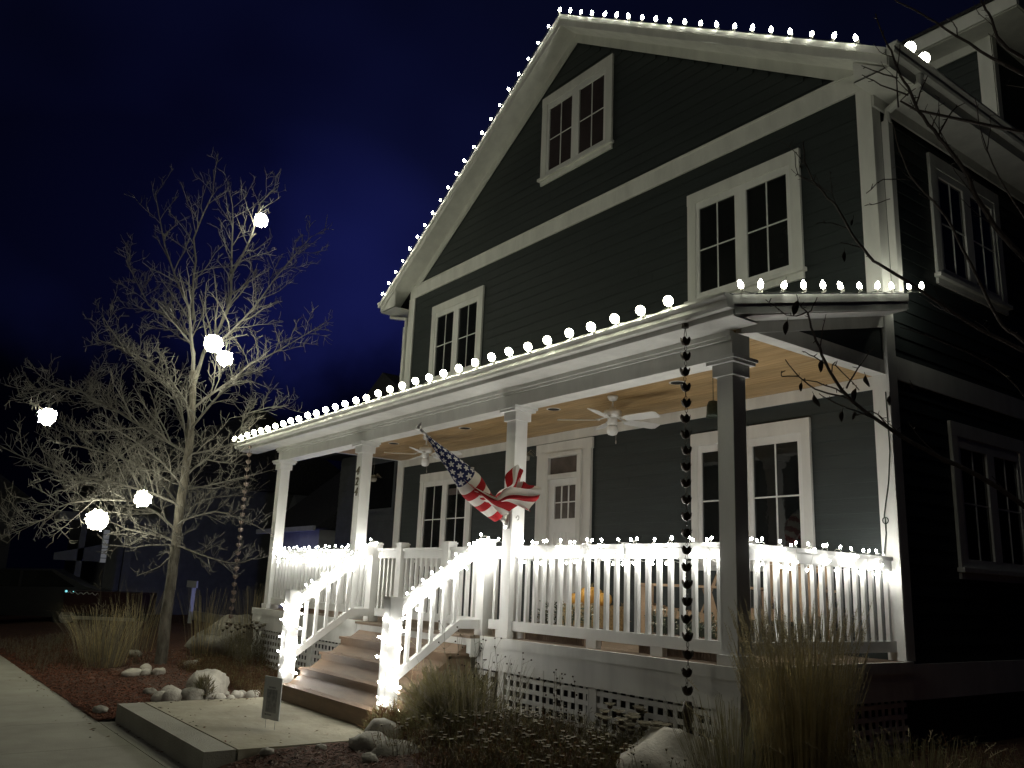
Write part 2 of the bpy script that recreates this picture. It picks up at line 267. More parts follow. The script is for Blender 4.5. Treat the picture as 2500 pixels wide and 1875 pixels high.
NEAR= [([(2.59, -0.6, 1.93), (2.39, -0.9, 2.2), (2.22, -1.11, 2.34), (2.08, -1.27, 2.46), (1.94, -1.45, 2.63), (1.87, -1.54, 2.79), (1.83, -1.56, 2.92), (1.8, -1.58, 3.04), (1.77, -1.57, 3.13), (1.73, -1.56, 3.17)], 0.016), ([(1.93, -1.43, 2.64), (1.82, -1.6, 2.69), (1.78, -1.68, 2.75), (1.75, -1.75, 2.83)], 0.006), ([(1.78, -1.68, 2.75), (1.74, -1.77, 2.74), (1.76, -1.8, 2.76)], 0.004), ([(1.91, -1.47, 2.67), (1.85, -1.5, 2.71), (1.79, -1.54, 2.74), (1.73, -1.59, 2.76)], 0.005), ([(1.89, -1.55, 2.78), (1.93, -1.58, 2.8), (2.01, -1.5, 2.67)], 0.004), ([(1.92, -1.47, 2.7), (1.92, -1.35, 2.83), (1.94, -1.21, 2.97)], 0.005), ([(2.05, -1.39, 2.52), (2.0, -1.53, 2.56), (1.97, -1.65, 2.58), (1.94, -1.75, 2.62)], 0.005), ([(2.07, -1.35, 2.49), (2.05, -1.41, 2.55), (2.02, -1.45, 2.56), (1.97, -1.51, 2.53)], 0.004), ([(1.85, -1.53, 2.82), (1.83, -1.61, 2.86), (1.81, -1.69, 2.88)], 0.004), ([(1.77, -1.58, 3.13), (1.73, -1.66, 3.1), (1.7, -1.73, 3.13), (1.68, -1.81, 3.17)], 0.004), ([(1.77, -1.57, 3.12), (1.78, -1.53, 3.17), (1.79, -1.5, 3.23)], 0.004), ([(2.61, -0.41, 2.81), (2.45, -0.6, 2.97), (2.34, -0.7, 3.06), (2.2, -0.85, 3.2), (2.08, -0.99, 3.34), (1.95, -1.13, 3.48), (1.9, -1.14, 3.54), (1.83, -1.2, 3.69), (1.78, -1.26, 3.86), (1.73, -1.26, 3.93), (1.67, -1.3, 4.04), (1.63, -1.32, 4.18), (1.62, -1.31, 4.32)], 0.014), ([(1.71, -1.23, 3.98), (1.67, -1.3, 4.04), (1.62, -1.38, 4.08), (1.63, -1.42, 4.21)], 0.004), ([(1.75, -1.09, 3.77), (1.72, -1.22, 3.78), (1.69, -1.33, 3.75)], 0.003), ([(1.78, -1.0, 3.66), (1.77, -1.1, 3.66), (1.76, -1.2, 3.65)], 0.003), ([(2.77, -0.66, 3.11), (2.58, -0.95, 3.45), (2.49, -1.08, 3.71), (2.46, -1.09, 3.84), (2.4, -1.13, 3.99), (2.34, -1.17, 4.13), (2.28, -1.21, 4.27), (2.24, -1.23, 4.42), (2.2, -1.24, 4.54), (2.17, -1.25, 4.68), (2.13, -1.25, 4.81), (2.1, -1.26, 4.96)], 0.017), ([(2.18, -1.11, 4.45), (2.12, -1.29, 4.47), (2.09, -1.43, 4.49)], 0.005), ([(2.16, -1.18, 4.54), (2.1, -1.28, 4.57), (2.05, -1.36, 4.6)], 0.005), ([(2.24, -1.15, 4.31), (2.28, -1.22, 4.4)], 0.012), ([(2.25, -1.16, 4.34), (2.26, -1.13, 4.42), (2.29, -1.09, 4.53)], 0.005), ([(2.34, -1.12, 4.13), (2.38, -1.04, 4.28), (2.41, -0.94, 4.36)], 0.005), ([(2.3, -1.11, 4.19), (2.36, -1.14, 4.27)], 0.004), ([(2.16, -1.19, 4.35), (2.17, -1.2, 4.52), (2.2, -1.2, 4.73)], 0.005), ([(3.03, -0.83, 4.0), (2.79, -1.12, 4.27), (2.67, -1.18, 4.41), (2.55, -1.27, 4.56), (2.43, -1.35, 4.71), (2.31, -1.41, 4.85), (2.23, -1.43, 4.97)], 0.013), ([(2.55, -1.27, 4.56), (2.54, -1.27, 4.64), (2.51, -1.28, 4.68)], 0.004), ([(2.95, -0.52, 4.26), (2.65, -0.92, 4.59), (2.6, -0.94, 4.79), (2.55, -0.93, 4.92), (2.52, -0.91, 5.09)], 0.014), ([(2.48, -0.07, 2.82), (2.33, -0.28, 3.12), (2.24, -0.34, 3.23), (2.16, -0.48, 3.59), (2.1, -0.54, 3.83), (2.03, -0.6, 4.0), (1.94, -0.68, 4.18), (1.9, -0.71, 4.37), (1.87, -0.72, 4.56)], 0.014), ([(1.97, -0.75, 4.12), (1.9, -0.92, 4.09), (1.85, -1.04, 3.98)], 0.004), ([(1.88, -0.83, 4.0), (1.85, -0.93, 3.95), (1.83, -1.03, 3.91)], 0.003), ([(2.53, -0.05, 3.4), (2.43, -0.26, 3.79), (2.34, -0.41, 4.09), (2.3, -0.49, 4.37), (2.29, -0.52, 4.62)], 0.008), ([(2.4, -0.25, 2.59), (2.31, -0.39, 2.84), (2.2, -0.51, 2.98), (2.04, -0.69, 3.1), (1.89, -0.83, 3.18)], 0.006)]
LEAVES= [((1.84, -1.75, 3.14), 0.085), ((1.79, -1.78, 3.03), 0.075), ((1.81, -1.6, 2.66), 0.08), ((1.89, -1.47, 2.58), 0.06), ((1.99, -1.4, 2.77), 0.075), ((1.87, -1.6, 2.84), 0.07), ((1.93, -1.41, 2.58), 0.045), ((1.95, -1.43, 2.7), 0.075), ((2.08, -1.59, 3.57), 0.035), ((2.03, -1.6, 3.4), 0.055), ((2.13, -1.2, 2.74), 0.05), ((1.78, -1.66, 2.72), 0.05), ((2.05, -1.28, 2.67), 0.055), ((1.82, -1.82, 3.24), 0.02), ((1.96, -1.86, 3.84), 0.03)]
# ------------------------------------------------------------------ ground, pavement, planting bed
def struct(o): o['kind'] = 'structure'; return o
struct(MB().quad((-400,-400,-0.06),(400,-400,-0.06),(400,400,-0.06),(-400,400,-0.06)).build('ground', 'soil'))
b = MB().quad((-120,-16,-0.05),(60,-16,-0.05),(60,-7.2,-0.05),(-120,-7.2,-0.05)); mat('asphalt', (0.05,0.05,0.052), 0.9, 0.2, 8, 0.4, 90)
struct(b.build('road', 'asphalt'))
sw = struct(MB().box(-44,-4.86,-0.25,9,-3.105,-0.012).build('sidewalk', 'concrete'))
me = MB().box(0.004,0,-0.05,1.516,1.74,0).mesh('slab','concrete')
for k in range(22): put('slab', me, sw, (-24.4+1.52*k,-4.85,0))
MB().box(-6.22,-3.100,-0.05,-2.2,-2.952,-0.001).build('edge_strip','concrete',sw)

def bed_z(x, y):
    t = max(0.0, min(1.0, (y+3.1)/3.0))
    z = 0.012 + 0.15*t
    z += 0.030*noise.noise(Vector((x*0.9, y*0.9, 0.3))) + 0.013*noise.noise(Vector((x*4, y*4, 2.3)))
    if x < -6.2: z += 0.10*max(0, min(1, (-6.6-x)/5))*t
    if x > -3.085: z += 0.13*max(0.0, min(1.0, (y+3.0)/0.7))-0.06*t
    if x > -2.6: z += 0.05*t
    return z
def bed(name, xs, ys, m):
    b = MB(); nx = len(xs)
    for j, y in enumerate(ys):
        for x in xs:
            yy = y + (0.05*noise.noise(Vector((x*2.2, 7, 0))) - 0.02 if j == 0 else 0)
            b.v.append((x, yy, bed_z(x, y) if j else -0.02))
    for j in range(len(ys)-1):
        for i in range(nx-1):
            a = j*nx+i; b.f.append((a, a+1, a+nx+1, a+nx)); b.mi.append(0)
    return struct(b.build(name, m, None, True))
def rng(a, b, s): n = max(1, int(round((b-a)/s))); return [a+(b-a)*i/n for i in range(n+1)]
bed('mulch_bed', rng(-26,-6.09,0.16), rng(-3.16,-0.2,0.12)+[0.4,1.2,2.3,4,7,14], 'mulch')
bed('mulch_bed', rng(-3.08,6,0.14), rng(-3.02,-0.2,0.12)+[0.4,1.2,2.3,4,7,14], 'mulch')
def chips(name, n, fx, m, s0, s1, label=None):
    b = MB()
    for _ in range(n):
        x, y = fx(); z = bed_z(x, y)+0.008; a = R.uniform(0, PI); l = R.uniform(s0, s1); w = l*R.uniform(0.25, 0.5); t = R.uniform(-0.5, 0.5)
        c, s = math.cos(a)*l, math.sin(a)*l
        b.k = R.randrange(len(m))
        p = [(x-c, y-s, z-t*l), (x+s*w/l*0.9, y-c*w/l*0.9, z+0.004), (x+c, y+s, z+t*l), (x-s*w/l*0.9, y+c*w/l*0.9, z+0.006)]
        b.quad(*p)
    o = b.build(name, m); o['kind'] = 'stuff'; return o
chips('mulch_chips', 9000, lambda: (-6.12-9*R.random()**1.6, -3.12+R.random()**1.3*1.1), ['red_mulch','mulch','red_mulch'], 0.012, 0.036)
chips('mulch_chips', 6500, lambda: (-6.12-6*R.random(), -2.2+R.random()*2.4), ['mulch','grey_chip','red_mulch'], 0.012, 0.034)
chips('mulch_chips', 8000, lambda: (-3.02+4.4*R.random(), -2.95+R.random()*2.7), ['mulch','grey_chip','mulch','dead_leaf'], 0.012, 0.036)
PAD = 0.182
pad = struct(MB().box(-6.06,-2.935,-0.05,-3.11,-0.16,PAD-0.03).build('path','concrete'))
MB().box(-6.075,-2.946,-0.04,-3.095,-2.678,PAD).build('slab','concrete',pad)
MB().box(-6.075,-2.658,-0.04,-3.095,-0.15,PAD).build('slab','stamped_concrete',pad)

# ------------------------------------------------------------------ the house
D = 2.38; XC = -4.854; XL = -9.71; ZD = 1.08
house = thing('house', (XC, D, 0), 'dark grey two storey house with white trim and a lit front porch', 'house')
SL = 0.645; ZA = 10.48
def roofz(x): return ZA - SL*abs(x-XC)
wall = MB().prism([(XL+0.012,0.05),(-0.012,0.05),(-0.012,roofz(-0.012)-0.2),(XC,ZA-0.2),(XL+0.012,roofz(XL+0.012)-0.2)],1,D+0.012,14.0).build('wall','siding_paint',house)
EXPO = 0.152
def board_y(x0, x1, z, h=EXPO+0.02):        # clapboard on the front, leaning out at its lower edge
    b = MB(); y = D
    b.prism([(y-0.0055, z),(y+0.012, z),(y+0.012, z+h),(y+0.003, z+h)], 0, x0, x1); return b
z = ZD
while z < 10.1:
    zt = z+EXPO*0.9; x0, x1 = XL+0.03, -0.03
    if zt > 7.25:
        hw = (10.22-zt)/SL
        if hw < 0.15: break
        x0, x1 = XC-hw, XC+hw
    cuts = [x0]
    while x1-cuts[-1] > 4.6: cuts.append(cuts[-1]+R.uniform(2.2,3.9))
    cuts.append(x1)
    for p, q in zip(cuts[:-1], cuts[1:]): board_y(p+(0.0015 if p > x0 else 0), q-(0.0015 if q < x1 else 0), z+R.uniform(-.0015,.0015)).build('siding_board','siding_paint',wall)
    z += EXPO
me = MB().prism([(0.012,0),(-0.012,0),(-0.012,EXPO+0.02),(-0.004,EXPO+0.02)],1,D+0.02,13.9).mesh('siding_board','siding_paint')
z = 1.06
while z < 7.0: put('siding_board', me, wall, (0,0,z)); z += EXPO

W = 'white_siding_trim'
def trim(name, *boxes, m=W, parent=house):
    b = MB()
    for q in boxes: b.box(*q)
    return b.build(name, m, parent)
trim('corner_board', (-0.142,D-0.035,ZD,0.035,D-0.012,7.0)); trim('corner_board', (0.013,D-0.011,ZD,0.036,D+0.125,7.0))
trim('corner_board', (XL-0.03,D-0.035,ZD,XL+0.19,D-0.012,7.0))
trim('porch_frieze', (XL+0.19,D-0.034,3.67,-0.142,D-0.012,3.80))
trim('belly_band', (0.013,D+0.126,3.77,0.036,13.9,4.01)); trim('skirt_board', (0.013,D+0.0,0.74,0.040,13.9,1.055))
trim('gable_band', (XL+0.01,D-0.040,6.99,-0.0,D-0.011,7.217), (XL+0.01,D-0.055,7.217,-0.0,D-0.011,7.24))
# gable frieze boards under the rakes
for s in (-1, 1):
    b = MB(); xe = XL if s < 0 else 0.0; zt = lambda x: roofz(x)-0.175
    b.prism([(XC, zt(XC)),(XC, zt(XC)-0.155),(xe, zt(xe)-0.155),(xe, zt(xe))] if s > 0 else [(XC, zt(XC)),(xe, zt(xe)),(xe, zt(xe)-0.155),(XC, zt(XC)-0.155)], 1, D-0.038, D-0.012)
    b.build('rake_frieze', W, house)

def window(y_face, x0, x1, ztop, zsill_t, zsill_b, gtop, gbot, offs, pane_m='glass', side=False, label=None):
    """double casement in its casing; coordinates along the wall are x0..x1, y_face is the wall plane"""
    P = (lambda a0, d0, z0, a1, d1, z1: (a0, y_face-d1, z0, a1, y_face-d0, z1)) if not side else (lambda a0, d0, z0, a1, d1, z1: (y_face+d0, a0, z0, y_face+d1, a1, z1))
    b = MB(); g0, g1 = x0+offs[0], x1-offs[0]
    cw = offs[0]-0.055
    b.box(*P(x0,0.010,zsill_t,x0+cw,0.045,ztop-0.15)); b.box(*P(x1-cw,0.010,zsill_t,x1,0.045,ztop-0.15))
    b.box(*P(x0-0.004,0.010,ztop-0.15,x1+0.004,0.047,ztop))
    b.box(*P(x0-0.03,0.010,zsill_t-0.045,x1+0.03,0.085,zsill_t)); b.box(*P(x0,0.010,zsill_b,x1,0.04,zsill_t-0.046))
    w = b.build('window', W, house)
    if label: w['label'] = label
    f = MB(); i0, i1, zt = x0+cw+0.001, x1-cw-0.001, ztop-0.151; mid = (x0+x1)/2; mw = offs[1]/2
    f.box(*P(i0,0.008,gbot,i0+0.054,0.034,gtop)); f.box(*P(i1-0.054,0.008,gbot,i1,0.034,gtop)); f.box(*P(mid-mw,0.008,gbot,mid+mw,0.038,gtop))
    f.box(*P(i0,0.008,gtop,i1,0.036,zt)); f.box(*P(i0,0.008,zsill_t+0.001,i1,0.036,gbot))
    f.build('sash', 'white_paint', w)
    for a, c in ((g0, mid-mw), (mid+mw, g1)):
        MB().box(*P(a-0.003,0.002,gbot-0.003,c+0.003,0.014,gtop+0.003)).build('pane', pane_m, w)
        m = MB(); cm = (a+c)/2; zm = (gtop+gbot)/2
        m.box(*P(cm-0.008,0.0142,gbot,cm+0.008,0.022,gtop)); m.box(*P(a,0.0142,zm-0.008,cm-0.0085,0.021,zm+0.008)); m.box(*P(cm+0.0085,0.0142,zm-0.008,c,0.021,zm+0.008))
        m.build('muntin', 'white_paint', w)
    return w
OF = (0.185, 0.17)
window(D, -2.545, -0.872, 6.63, 5.175, 5.05, 6.39, 5.255, OF)
window(D, -8.825, -7.160, 6.63, 5.175, 5.05, 6.39, 5.255, OF)
window(D, -5.675, -4.003, 9.50, 8.050, 7.93, 9.25, 8.135, OF, 'blind_glass', label='attic window with blinds in the gable')
window(D, -2.516, -0.878, 3.48, 1.975, 1.87, 3.245, 2.085, (0.155, 0.15))
wl_ = window(D, -8.860, -7.215, 3.48, 1.975, 1.87, 3.245, 2.085, (0.175, 0.15))
MB().box(-7.95,D-0.0141,3.06,-7.40,D-0.0135,3.17).build('roller_blind','curtain_glass',wl_)
window(0.0, 3.50, 5.17, 6.62, 5.155, 5.04, 6.38, 5.25, OF, side=True)
window(0.0, 3.50, 5.20, 3.50, 1.975, 1.86, 3.23, 2.065, OF, side=True)
# front door with transom
b = MB(); y = D
b.box(-5.50,y-0.050,ZD,-5.325,y-0.010,3.50); b.box(-4.475,y-0.050,ZD,-4.31,y-0.010,3.50); b.box(-5.52,y-0.052,3.50,-4.29,y-0.010,3.655)
b.box(-5.324,y-0.085,ZD,-5.20,y-0.010,3.499); b.box(-4.56,y-0.085,ZD,-4.476,y-0.010,3.499); b.box(-5.199,y-0.080,3.12,-4.561,y-0.010,3.19); b.box(-5.199,y-0.080,3.435,-4.561,y-0.010,3.499)
door = b.build('door', W, house)
MB().box(-5.199,y-0.03,3.191,-4.561,y-0.014,3.434).build('pane','curtain_glass',door)
b = MB(); lx0, lx1 = -5.199, -4.561
b.box(lx0,y-0.045,ZD+0.02,lx0+0.125,y-0.012,3.119); b.box(lx1-0.06,y-0.045,ZD+0.02,lx1,y-0.012,3.119); b.box(lx0+0.1255,y-0.045,3.02,lx1-0.0605,y-0.012,3.119); b.box(lx0+0.1255,y-0.045,2.36,lx1-0.0605,y-0.012,2.555); b.box(lx0+0.1255,y-0.045,ZD+0.02,lx1-0.0605,y-0.012,1.28)
leaf = b.build('door_leaf','white_paint',door)
b = MB()
for k in range(6): b.box(lx0+0.126+k*0.0755,y-0.038,1.281,lx0+0.197+k*0.0755,y-0.014,2.359)
b.build('door_panel','white_paint',door)
gx0, gx1 = lx0+0.126, lx1-0.061; cw3 = (gx1-gx0)/3
for i in range(3):
    for j in range(2): MB().box(gx0+i*cw3+0.010,y-0.032,2.556+j*0.236,gx0+(i+1)*cw3-0.010,y-0.016,2.776+j*0.236).build('pane','curtain_glass',door)
b = MB()
for i in (1, 2): b.box(gx0+i*cw3-0.0099,y-0.043,2.556,gx0+i*cw3+0.0099,y-0.014,3.019)
b.box(gx0,y-0.041,2.7765,gx1,y-0.013,2.7915); b.build('muntin','white_paint',door)
MB().blob((lx0+0.06,y-0.075,2.05),0.03,0.03,0.03).tube([(lx0+0.06,y-0.05,2.05),(lx0+0.06,y-0.02,2.05)],0.012).build('handle','bronze',door,True)

# main roof
YF, YB = 2.0, 14.4
XE0, XE1 = -10.27, 0.42
for s, xe in ((-1, XE0), (1, XE1)):
    b = MB(); ze = roofz(xe); q = [(XC, ZA),(xe, ze),(xe, ze-0.05),(XC, ZA-0.05)]
    b.prism(q if s < 0 else q[::-1], 1, YF+0.02, YB); b.build('roof', 'shingle', house)
    # rake: shingle mould over a fascia board, then the soffit
    b = MB(); q = [(XC, ZA+0.012),(xe, ze+0.012),(xe, ze-0.070),(XC, ZA-0.070)]
    b.prism(q if s < 0 else q[::-1], 1, YF-0.028, YF+0.019)
    q = [(XC, ZA-0.071),(xe, ze-0.071),(xe, ze-0.178),(XC, ZA-0.178)]
    b.prism(q if s < 0 else q[::-1], 1, YF, YF+0.018); b.build('rake_fascia', W, house)
    b = MB(); q = [(XC, ZA-0.165),(xe, ze-0.165),(xe, ze-0.180),(XC, ZA-0.180)]
    b.prism(q if s < 0 else q[::-1], 1, YF+0.0185, D-0.0385); b.build('soffit', W, house)
# boxed eaves
ze0, ze1 = roofz(XE0), roofz(XE1)
b = MB(); b.box(XE0+0.01,YF+0.02,ze0-0.20,XL-0.031,YB,ze0-0.181); b.prism([(XE0+0.01,ze0-0.199),(XL-0.031,ze0-0.199),(XL-0.031,roofz(XL)-0.2)],1,YF+0.02,YF+0.04); b.build('soffit', W, house)
b = MB(); b.box(0.037,YF+0.02,ze1-0.20,XE1-0.01,YB,ze1-0.181); b.prism([(0.037,ze1-0.199),(XE1-0.01,ze1-0.199),(0.037,roofz(0.037)-0.2)],1,YF+0.02,YF+0.04); b.box(0.0362,D-0.03,ze1-0.33,0.06,YB,ze1-0.201); b.build('soffit', W, house)
def gutter(ax, a0, a1, off, ztop, sgn, name='gutter'):
    """K-style gutter along axis ax; off is the fascia plane, sgn the outward direction"""
    prof = [(0,0),(0,-0.11),(0.07*sgn,-0.11),(0.085*sgn,-0.085),(0.085*sgn,-0.05),(0.118*sgn,-0.022),(0.118*sgn,0.0),(0.108*sgn,0.0),(0.108*sgn,-0.02),(0.078*sgn,-0.048),(0.064*sgn,-0.1),(0.008*sgn,-0.1),(0.008*sgn,0)]
    b = MB(); n = len(prof)
    for a in (a0, a1):
        for d, zz in prof: b.v.append((a, off+d, ztop+zz) if ax == 0 else (off+d, a, ztop+zz))
    for k in range(n): b.f.append((k, (k+1)%n, n+(k+1)%n, n+k)); b.mi.append(0)
    for i, a in ((0, a0), (n, a1)): b.f.append(tuple(range(i, i+7)) if i == 0 else tuple(range(i+6, i-1, -1))); b.mi.append(0)
    return b.build(name, W, house)
trim('fascia', (XE1-0.009,YF+0.02,ze1-0.2,XE1+0.012,YB,ze1-0.02)); gutter(1, YF-0.02, YB, XE1+0.013, ze1+0.03, 1)
trim('fascia', (XE0-0.012,YF+0.02,ze0-0.2,XE0+0.009,YB,ze0-0.02)); gutter(1, YF-0.02, YB, XE0-0.013, ze0+0.03, -1)
# downspouts
b = MB(); b.tube([(0.47,2.55,6.99),(0.46,2.55,6.90),(0.10,2.55,6.74),(0.085,2.55,6.60)],0.042,n=8); b.box(0.038,2.51,4.62,0.115,2.60,6.62); b.tube([(0.08,2.55,4.65),(0.10,2.48,4.60),(0.12,2.30,4.56)],0.042,n=8); b.build('downspout', W, house)
b = MB(); b.tube([(XE0-0.06,2.28,6.85),(XE0-0.05,2.28,6.76),(XL-0.09,2.34,6.62),(XL-0.085,2.34,6.4)],0.035,n=8); b.box(XL-0.12,2.30,4.55,XL-0.045,2.38,6.45); b.build('downspout', W, house)

# side dormer on the right slope
dm = MB().prism([(-3.6,8.3),(0.0,7.4),(0.0,9.06),(-3.6,9.06)],1,5.51,11).build('dormer','siding_paint',house)
z = 7.45
while z < 9.0:
    MB().prism([(5.498,z),(5.52,z),(5.52,z+EXPO+0.02),(5.506,z+EXPO+0.02)],0,max(-3.6,XC+(ZA-z-0.3)/SL-0.25),-0.02).build('siding_board','siding_paint',dm); z += EXPO
trim('dormer_trim', (-0.16,5.47,7.30,0.02,5.495,9.06), (-3.6,5.474,8.93,-0.161,5.497,9.06), (0.005,5.496,7.35,0.03,5.62,9.06), parent=dm)
trim('dormer_soffit', (-3.6,5.14,9.0605,0.5,11,9.085), parent=dm); trim('dormer_fascia', (-3.6,5.10,9.07,0.52,5.139,9.27), (0.501,5.14,9.07,0.525,11,9.27), parent=dm)
MB().box(-3.7,5.06,9.271,0.56,11,9.31).build('dormer_roof','shingle',dm)

# ------------------------------------------------------------------ porch
YP = -0.35; PX0, PX1 = -10.72, 0.30
def pz(y): return 3.905 + 0.245*(y-YP)
proof = MB().prism([(YP,pz(YP)),(D-0.013,pz(D)),(D-0.013,pz(D)-0.04),(YP,pz(YP)-0.04)],0,PX0,PX1-0.02).build('porch_roof','shingle',house)
for k in range(12):      # courses of shingles, each lapping the one below
    y0 = YP-0.02+k*0.225; MB().prism([(y0,pz(y0)+0.012),(y0+0.24,pz(y0+0.24)+0.003),(y0+0.24,pz(y0+0.24)),(y0,pz(y0)+0.001)],0,PX0-0.004,PX1+0.004).build('shingle_course','shingle',proof)
for x0, x1, sg in ((PX1-0.019,PX1,1),(PX0,PX0+0.019,-1)):
    b = MB(); e = 0.007*sg
    b.prism([(YP,pz(YP)-0.002),(D-0.06,pz(D-0.06)-0.002),(D-0.06,pz(D-0.06)-0.075),(YP,pz(YP)-0.075)],0,min(x0,x0+e),max(x1,x1+e))
    b.prism([(YP,pz(YP)-0.076),(D-0.06,pz(D-0.06)-0.076),(D-0.06,pz(D-0.06)-0.158),(YP,pz(YP)-0.158)],0,x0,x1); b.build('rake_fascia', W, house)
for x0, x1 in ((0.022,PX1-0.0195),(PX0+0.0195,XL-0.022)):
    b = MB(); b.prism([(YP+0.02,pz(YP)-0.150),(D-0.06,pz(D-0.06)-0.150),(D-0.06,pz(D-0.06)-0.166),(YP+0.02,pz(YP)-0.166)],0,x0,x1)
    b.build('soffit', W, house)
trim('fascia', (PX0,YP-0.002,3.74,PX1,YP+0.0185,3.885)); gutter(0, PX0-0.01, PX1+0.012, YP-0.003, 3.895, -1)
trim('soffit', (PX0+0.02,YP+0.019,3.742,PX1-0.02,-0.021,3.757))
trim('crown', (XL-0.02,-0.05,3.700,0.02,-0.001,3.7415), (XL-0.01,-0.028,3.672,0.01,-0.001,3.6995))
trim('porch_beam', (XL,0.0,3.5275,0.0,0.23,3.7415)); trim('porch_beam', (-0.14,0.2305,3.802,0.0,D-0.036,3.945)); trim('porch_beam', (XL,0.2305,3.802,XL+0.10,D-0.036,3.945))
for x0, x1 in ((0.001,0.02),(XL-0.02,XL-0.001)):
    b = MB(); b.prism([(0.1,3.70+0.0245+0.02),(D-0.04,3.70+0.245*D),(D-0.04,3.855+0.245*D),(0.1,3.855+0.03)],0,x0,x1)
    b.build('rake_frieze', W, house)
pg = MB().prism([(0.75,3.9),(D,3.9),(D,4.28)],0,-0.06,-0.022).build('porch_gable','siding_paint',house)
for k in range(3):
    z = 3.946+k*EXPO; MB().prism([(max(0.3,(z-3.72)/0.245), z),(D-0.04, z),(D-0.04, z+EXPO),(max(0.35,(z+EXPO-3.72)/0.245), z+EXPO)],0,-0.0215,-0.008).build('siding_board','siding_paint',pg)
ceil = MB().box(XL+0.02,0.2,3.83,-0.02,D-0.012,3.85).build('porch_ceiling','ceiling_wood',house)
for k in range(16): MB().box(XL+0.1005,0.232+k*0.1325,3.802+0.0005*(k%3),-0.1405,0.232+k*0.1325+0.1295,3.826).build('ceiling_plank','ceiling_wood',ceil)
for x in (-1.71, -3.79, -5.80, -7.90):
    o = MB().lathe([(0.075,3.7985),(0.085,3.7965),(0.092,3.7985),(0.092,3.8005),(0.075,3.8005)],20,(x,1.22,0)).build('recessed_light','white_paint',house,True)
    MB().lathe([(0.074,3.7958),(0.074,3.7964)],20,(x,1.22,0)).build('lamp_opening','black',o)
deck = MB().box(XL-0.2,-0.03,0.99,0.05,D-0.012,1.045).build('porch_deck','deck_wood',house)
for k in range(18): MB().box(XL-0.245,-0.0605+k*0.1345,1.052,0.0590,-0.0605+k*0.1345+0.130,1.0795).build('deck_board','deck_wood',deck)
for q in ((XL-0.25,-0.090,0.985,-5.96,-0.062,1.0815), (-3.31,-0.090,0.985,0.088,-0.062,1.0815), (0.060,-0.0615,0.985,0.088,D-0.0,1.0815)): trim('deck_fascia', q)
trim('skirt_board', (XL-0.245,-0.070,0.755,-3.30,-0.045,0.9845), (-3.2995,-0.0705,0.755,0.072,-0.045,0.9845), (0.048,-0.0445,0.755,0.072,D-0.001,0.9845), (XL-0.245,-0.0445,0.755,XL-0.22,D,0.9845))
# lattice under the deck
slat_v = MB().box(0,0,0,0.043,0.008,0.80).mesh('lattice_slat', W)
def lattice(x0, x1, axis=0, off=-0.032):
    lp = MB().box(*((x0-0.10,off-0.006,-0.02,x0,off+0.03,0.754) if axis == 0 else (off-0.03,x0-0.1,-0.02,off+0.006,x0,0.754))).build('lattice_panel', W, house)
    n = int((x1-x0)/0.103)
    for k in range(n):
        a = x0+0.030+k*(x1-x0)/n
        put('lattice_slat', slat_v, lp, (a, off+0.009, -0.05)) if axis == 0 else put('lattice_slat', slat_v, lp, (off-0.009, a, -0.05), (0,0,PI/2))
    for k in range(7):
        z = 0.690-k*0.0985
        MB().box(*((x0,off,z-0.001,x1,off+0.008,z+0.041) if axis == 0 else (off-0.008,x0,z-0.001,off,x1,z+0.041))).build('lattice_slat', W, lp)
    return lp
lattice(-1.54,-0.24); lattice(-2.92,-1.66); lattice(-3.40,-3.10); lattice(-7.6,-6.06); lattice(-9.6,-7.72)
lattice(0.1,1.1,1,0.036); lattice(1.24,2.3,1,0.036)
for q in ((-0.238,-0.042,-0.05,0.045,0.02,0.754), (-1.658,-0.040,-0.05,-1.641,0.0,0.754), (-3.02,-0.044,-0.05,-2.921,0.0,0.754), (-9.94,-0.04,-0.05,-9.72,0.0,0.754)): trim('lattice_post', q)
MB().box(XL-0.1,0.35,-0.05,-0.06,0.40,0.98).build('crawl_screen','black',house)  # added black sheet standing in for the shade under the deck

# posts
def porch_post(x):                          # x is the right-hand edge of the shaft
    w = 0.162; b = MB(); b.box(x-w,0,1.0805,x,w,3.5274); p = b.build('porch_post','white_paint',house)
    def ring(b, o, z0, z1):
        b.box(x-w-o,-o,z0,x+o,-0.0005,z1); b.box(x-w-o,w+0.0005,z0,x+o,w+o,z1); b.box(x-w-o,-0.0004,z0,x-w-0.0005,w+0.0004,z1); b.box(x+0.0005,-0.0004,z0,x+o,w+0.0004,z1)
    b = MB(); ring(b, 0.024, 1.0806, 1.158); b.build('post_base','white_paint',p)
    b = MB(); ring(b, 0.026, 3.373, 3.472); ring(b, 0.062, 3.4722, 3.500); ring(b, 0.078, 3.5002, 3.5270); b.build('post_capital','white_paint',p)
    return p
P4 = porch_post(0.0); P3 = porch_post(-2.942); P2 = porch_post(-6.555); P1 = porch_post(-9.546)
for ch, zz in (('4',3.055),('2',2.905),('4',2.757)):
    fc = bpy.data.curves.new('digit','FONT'); fc.body = ch; fc.size = 0.165; fc.extrude = 0.008; fc.shear = 0.25; fc.align_x = 'CENTER'
    fo = bpy.data.objects.new('digit', fc); me = bpy.data.meshes.new_from_object(fo); bpy.data.objects.remove(fo)
    me.materials.clear(); me.materials.append(M['digit_metal']); put('digit', me, P2, (-6.648,-0.012,zz), (PI/2,0,0))
b = MB(); b.tube([(0.0,0.0,0.0)]+[(0.03+0.022*math.sin(a),0,0.022*math.cos(a)) for a in [PI*1.5+0.3+i*0.45 for i in range(12)]],0.004,n=5)
put('eye_hook', b.mesh('eye_hook','steel',True), P3, (-2.94,0.05,2.316))

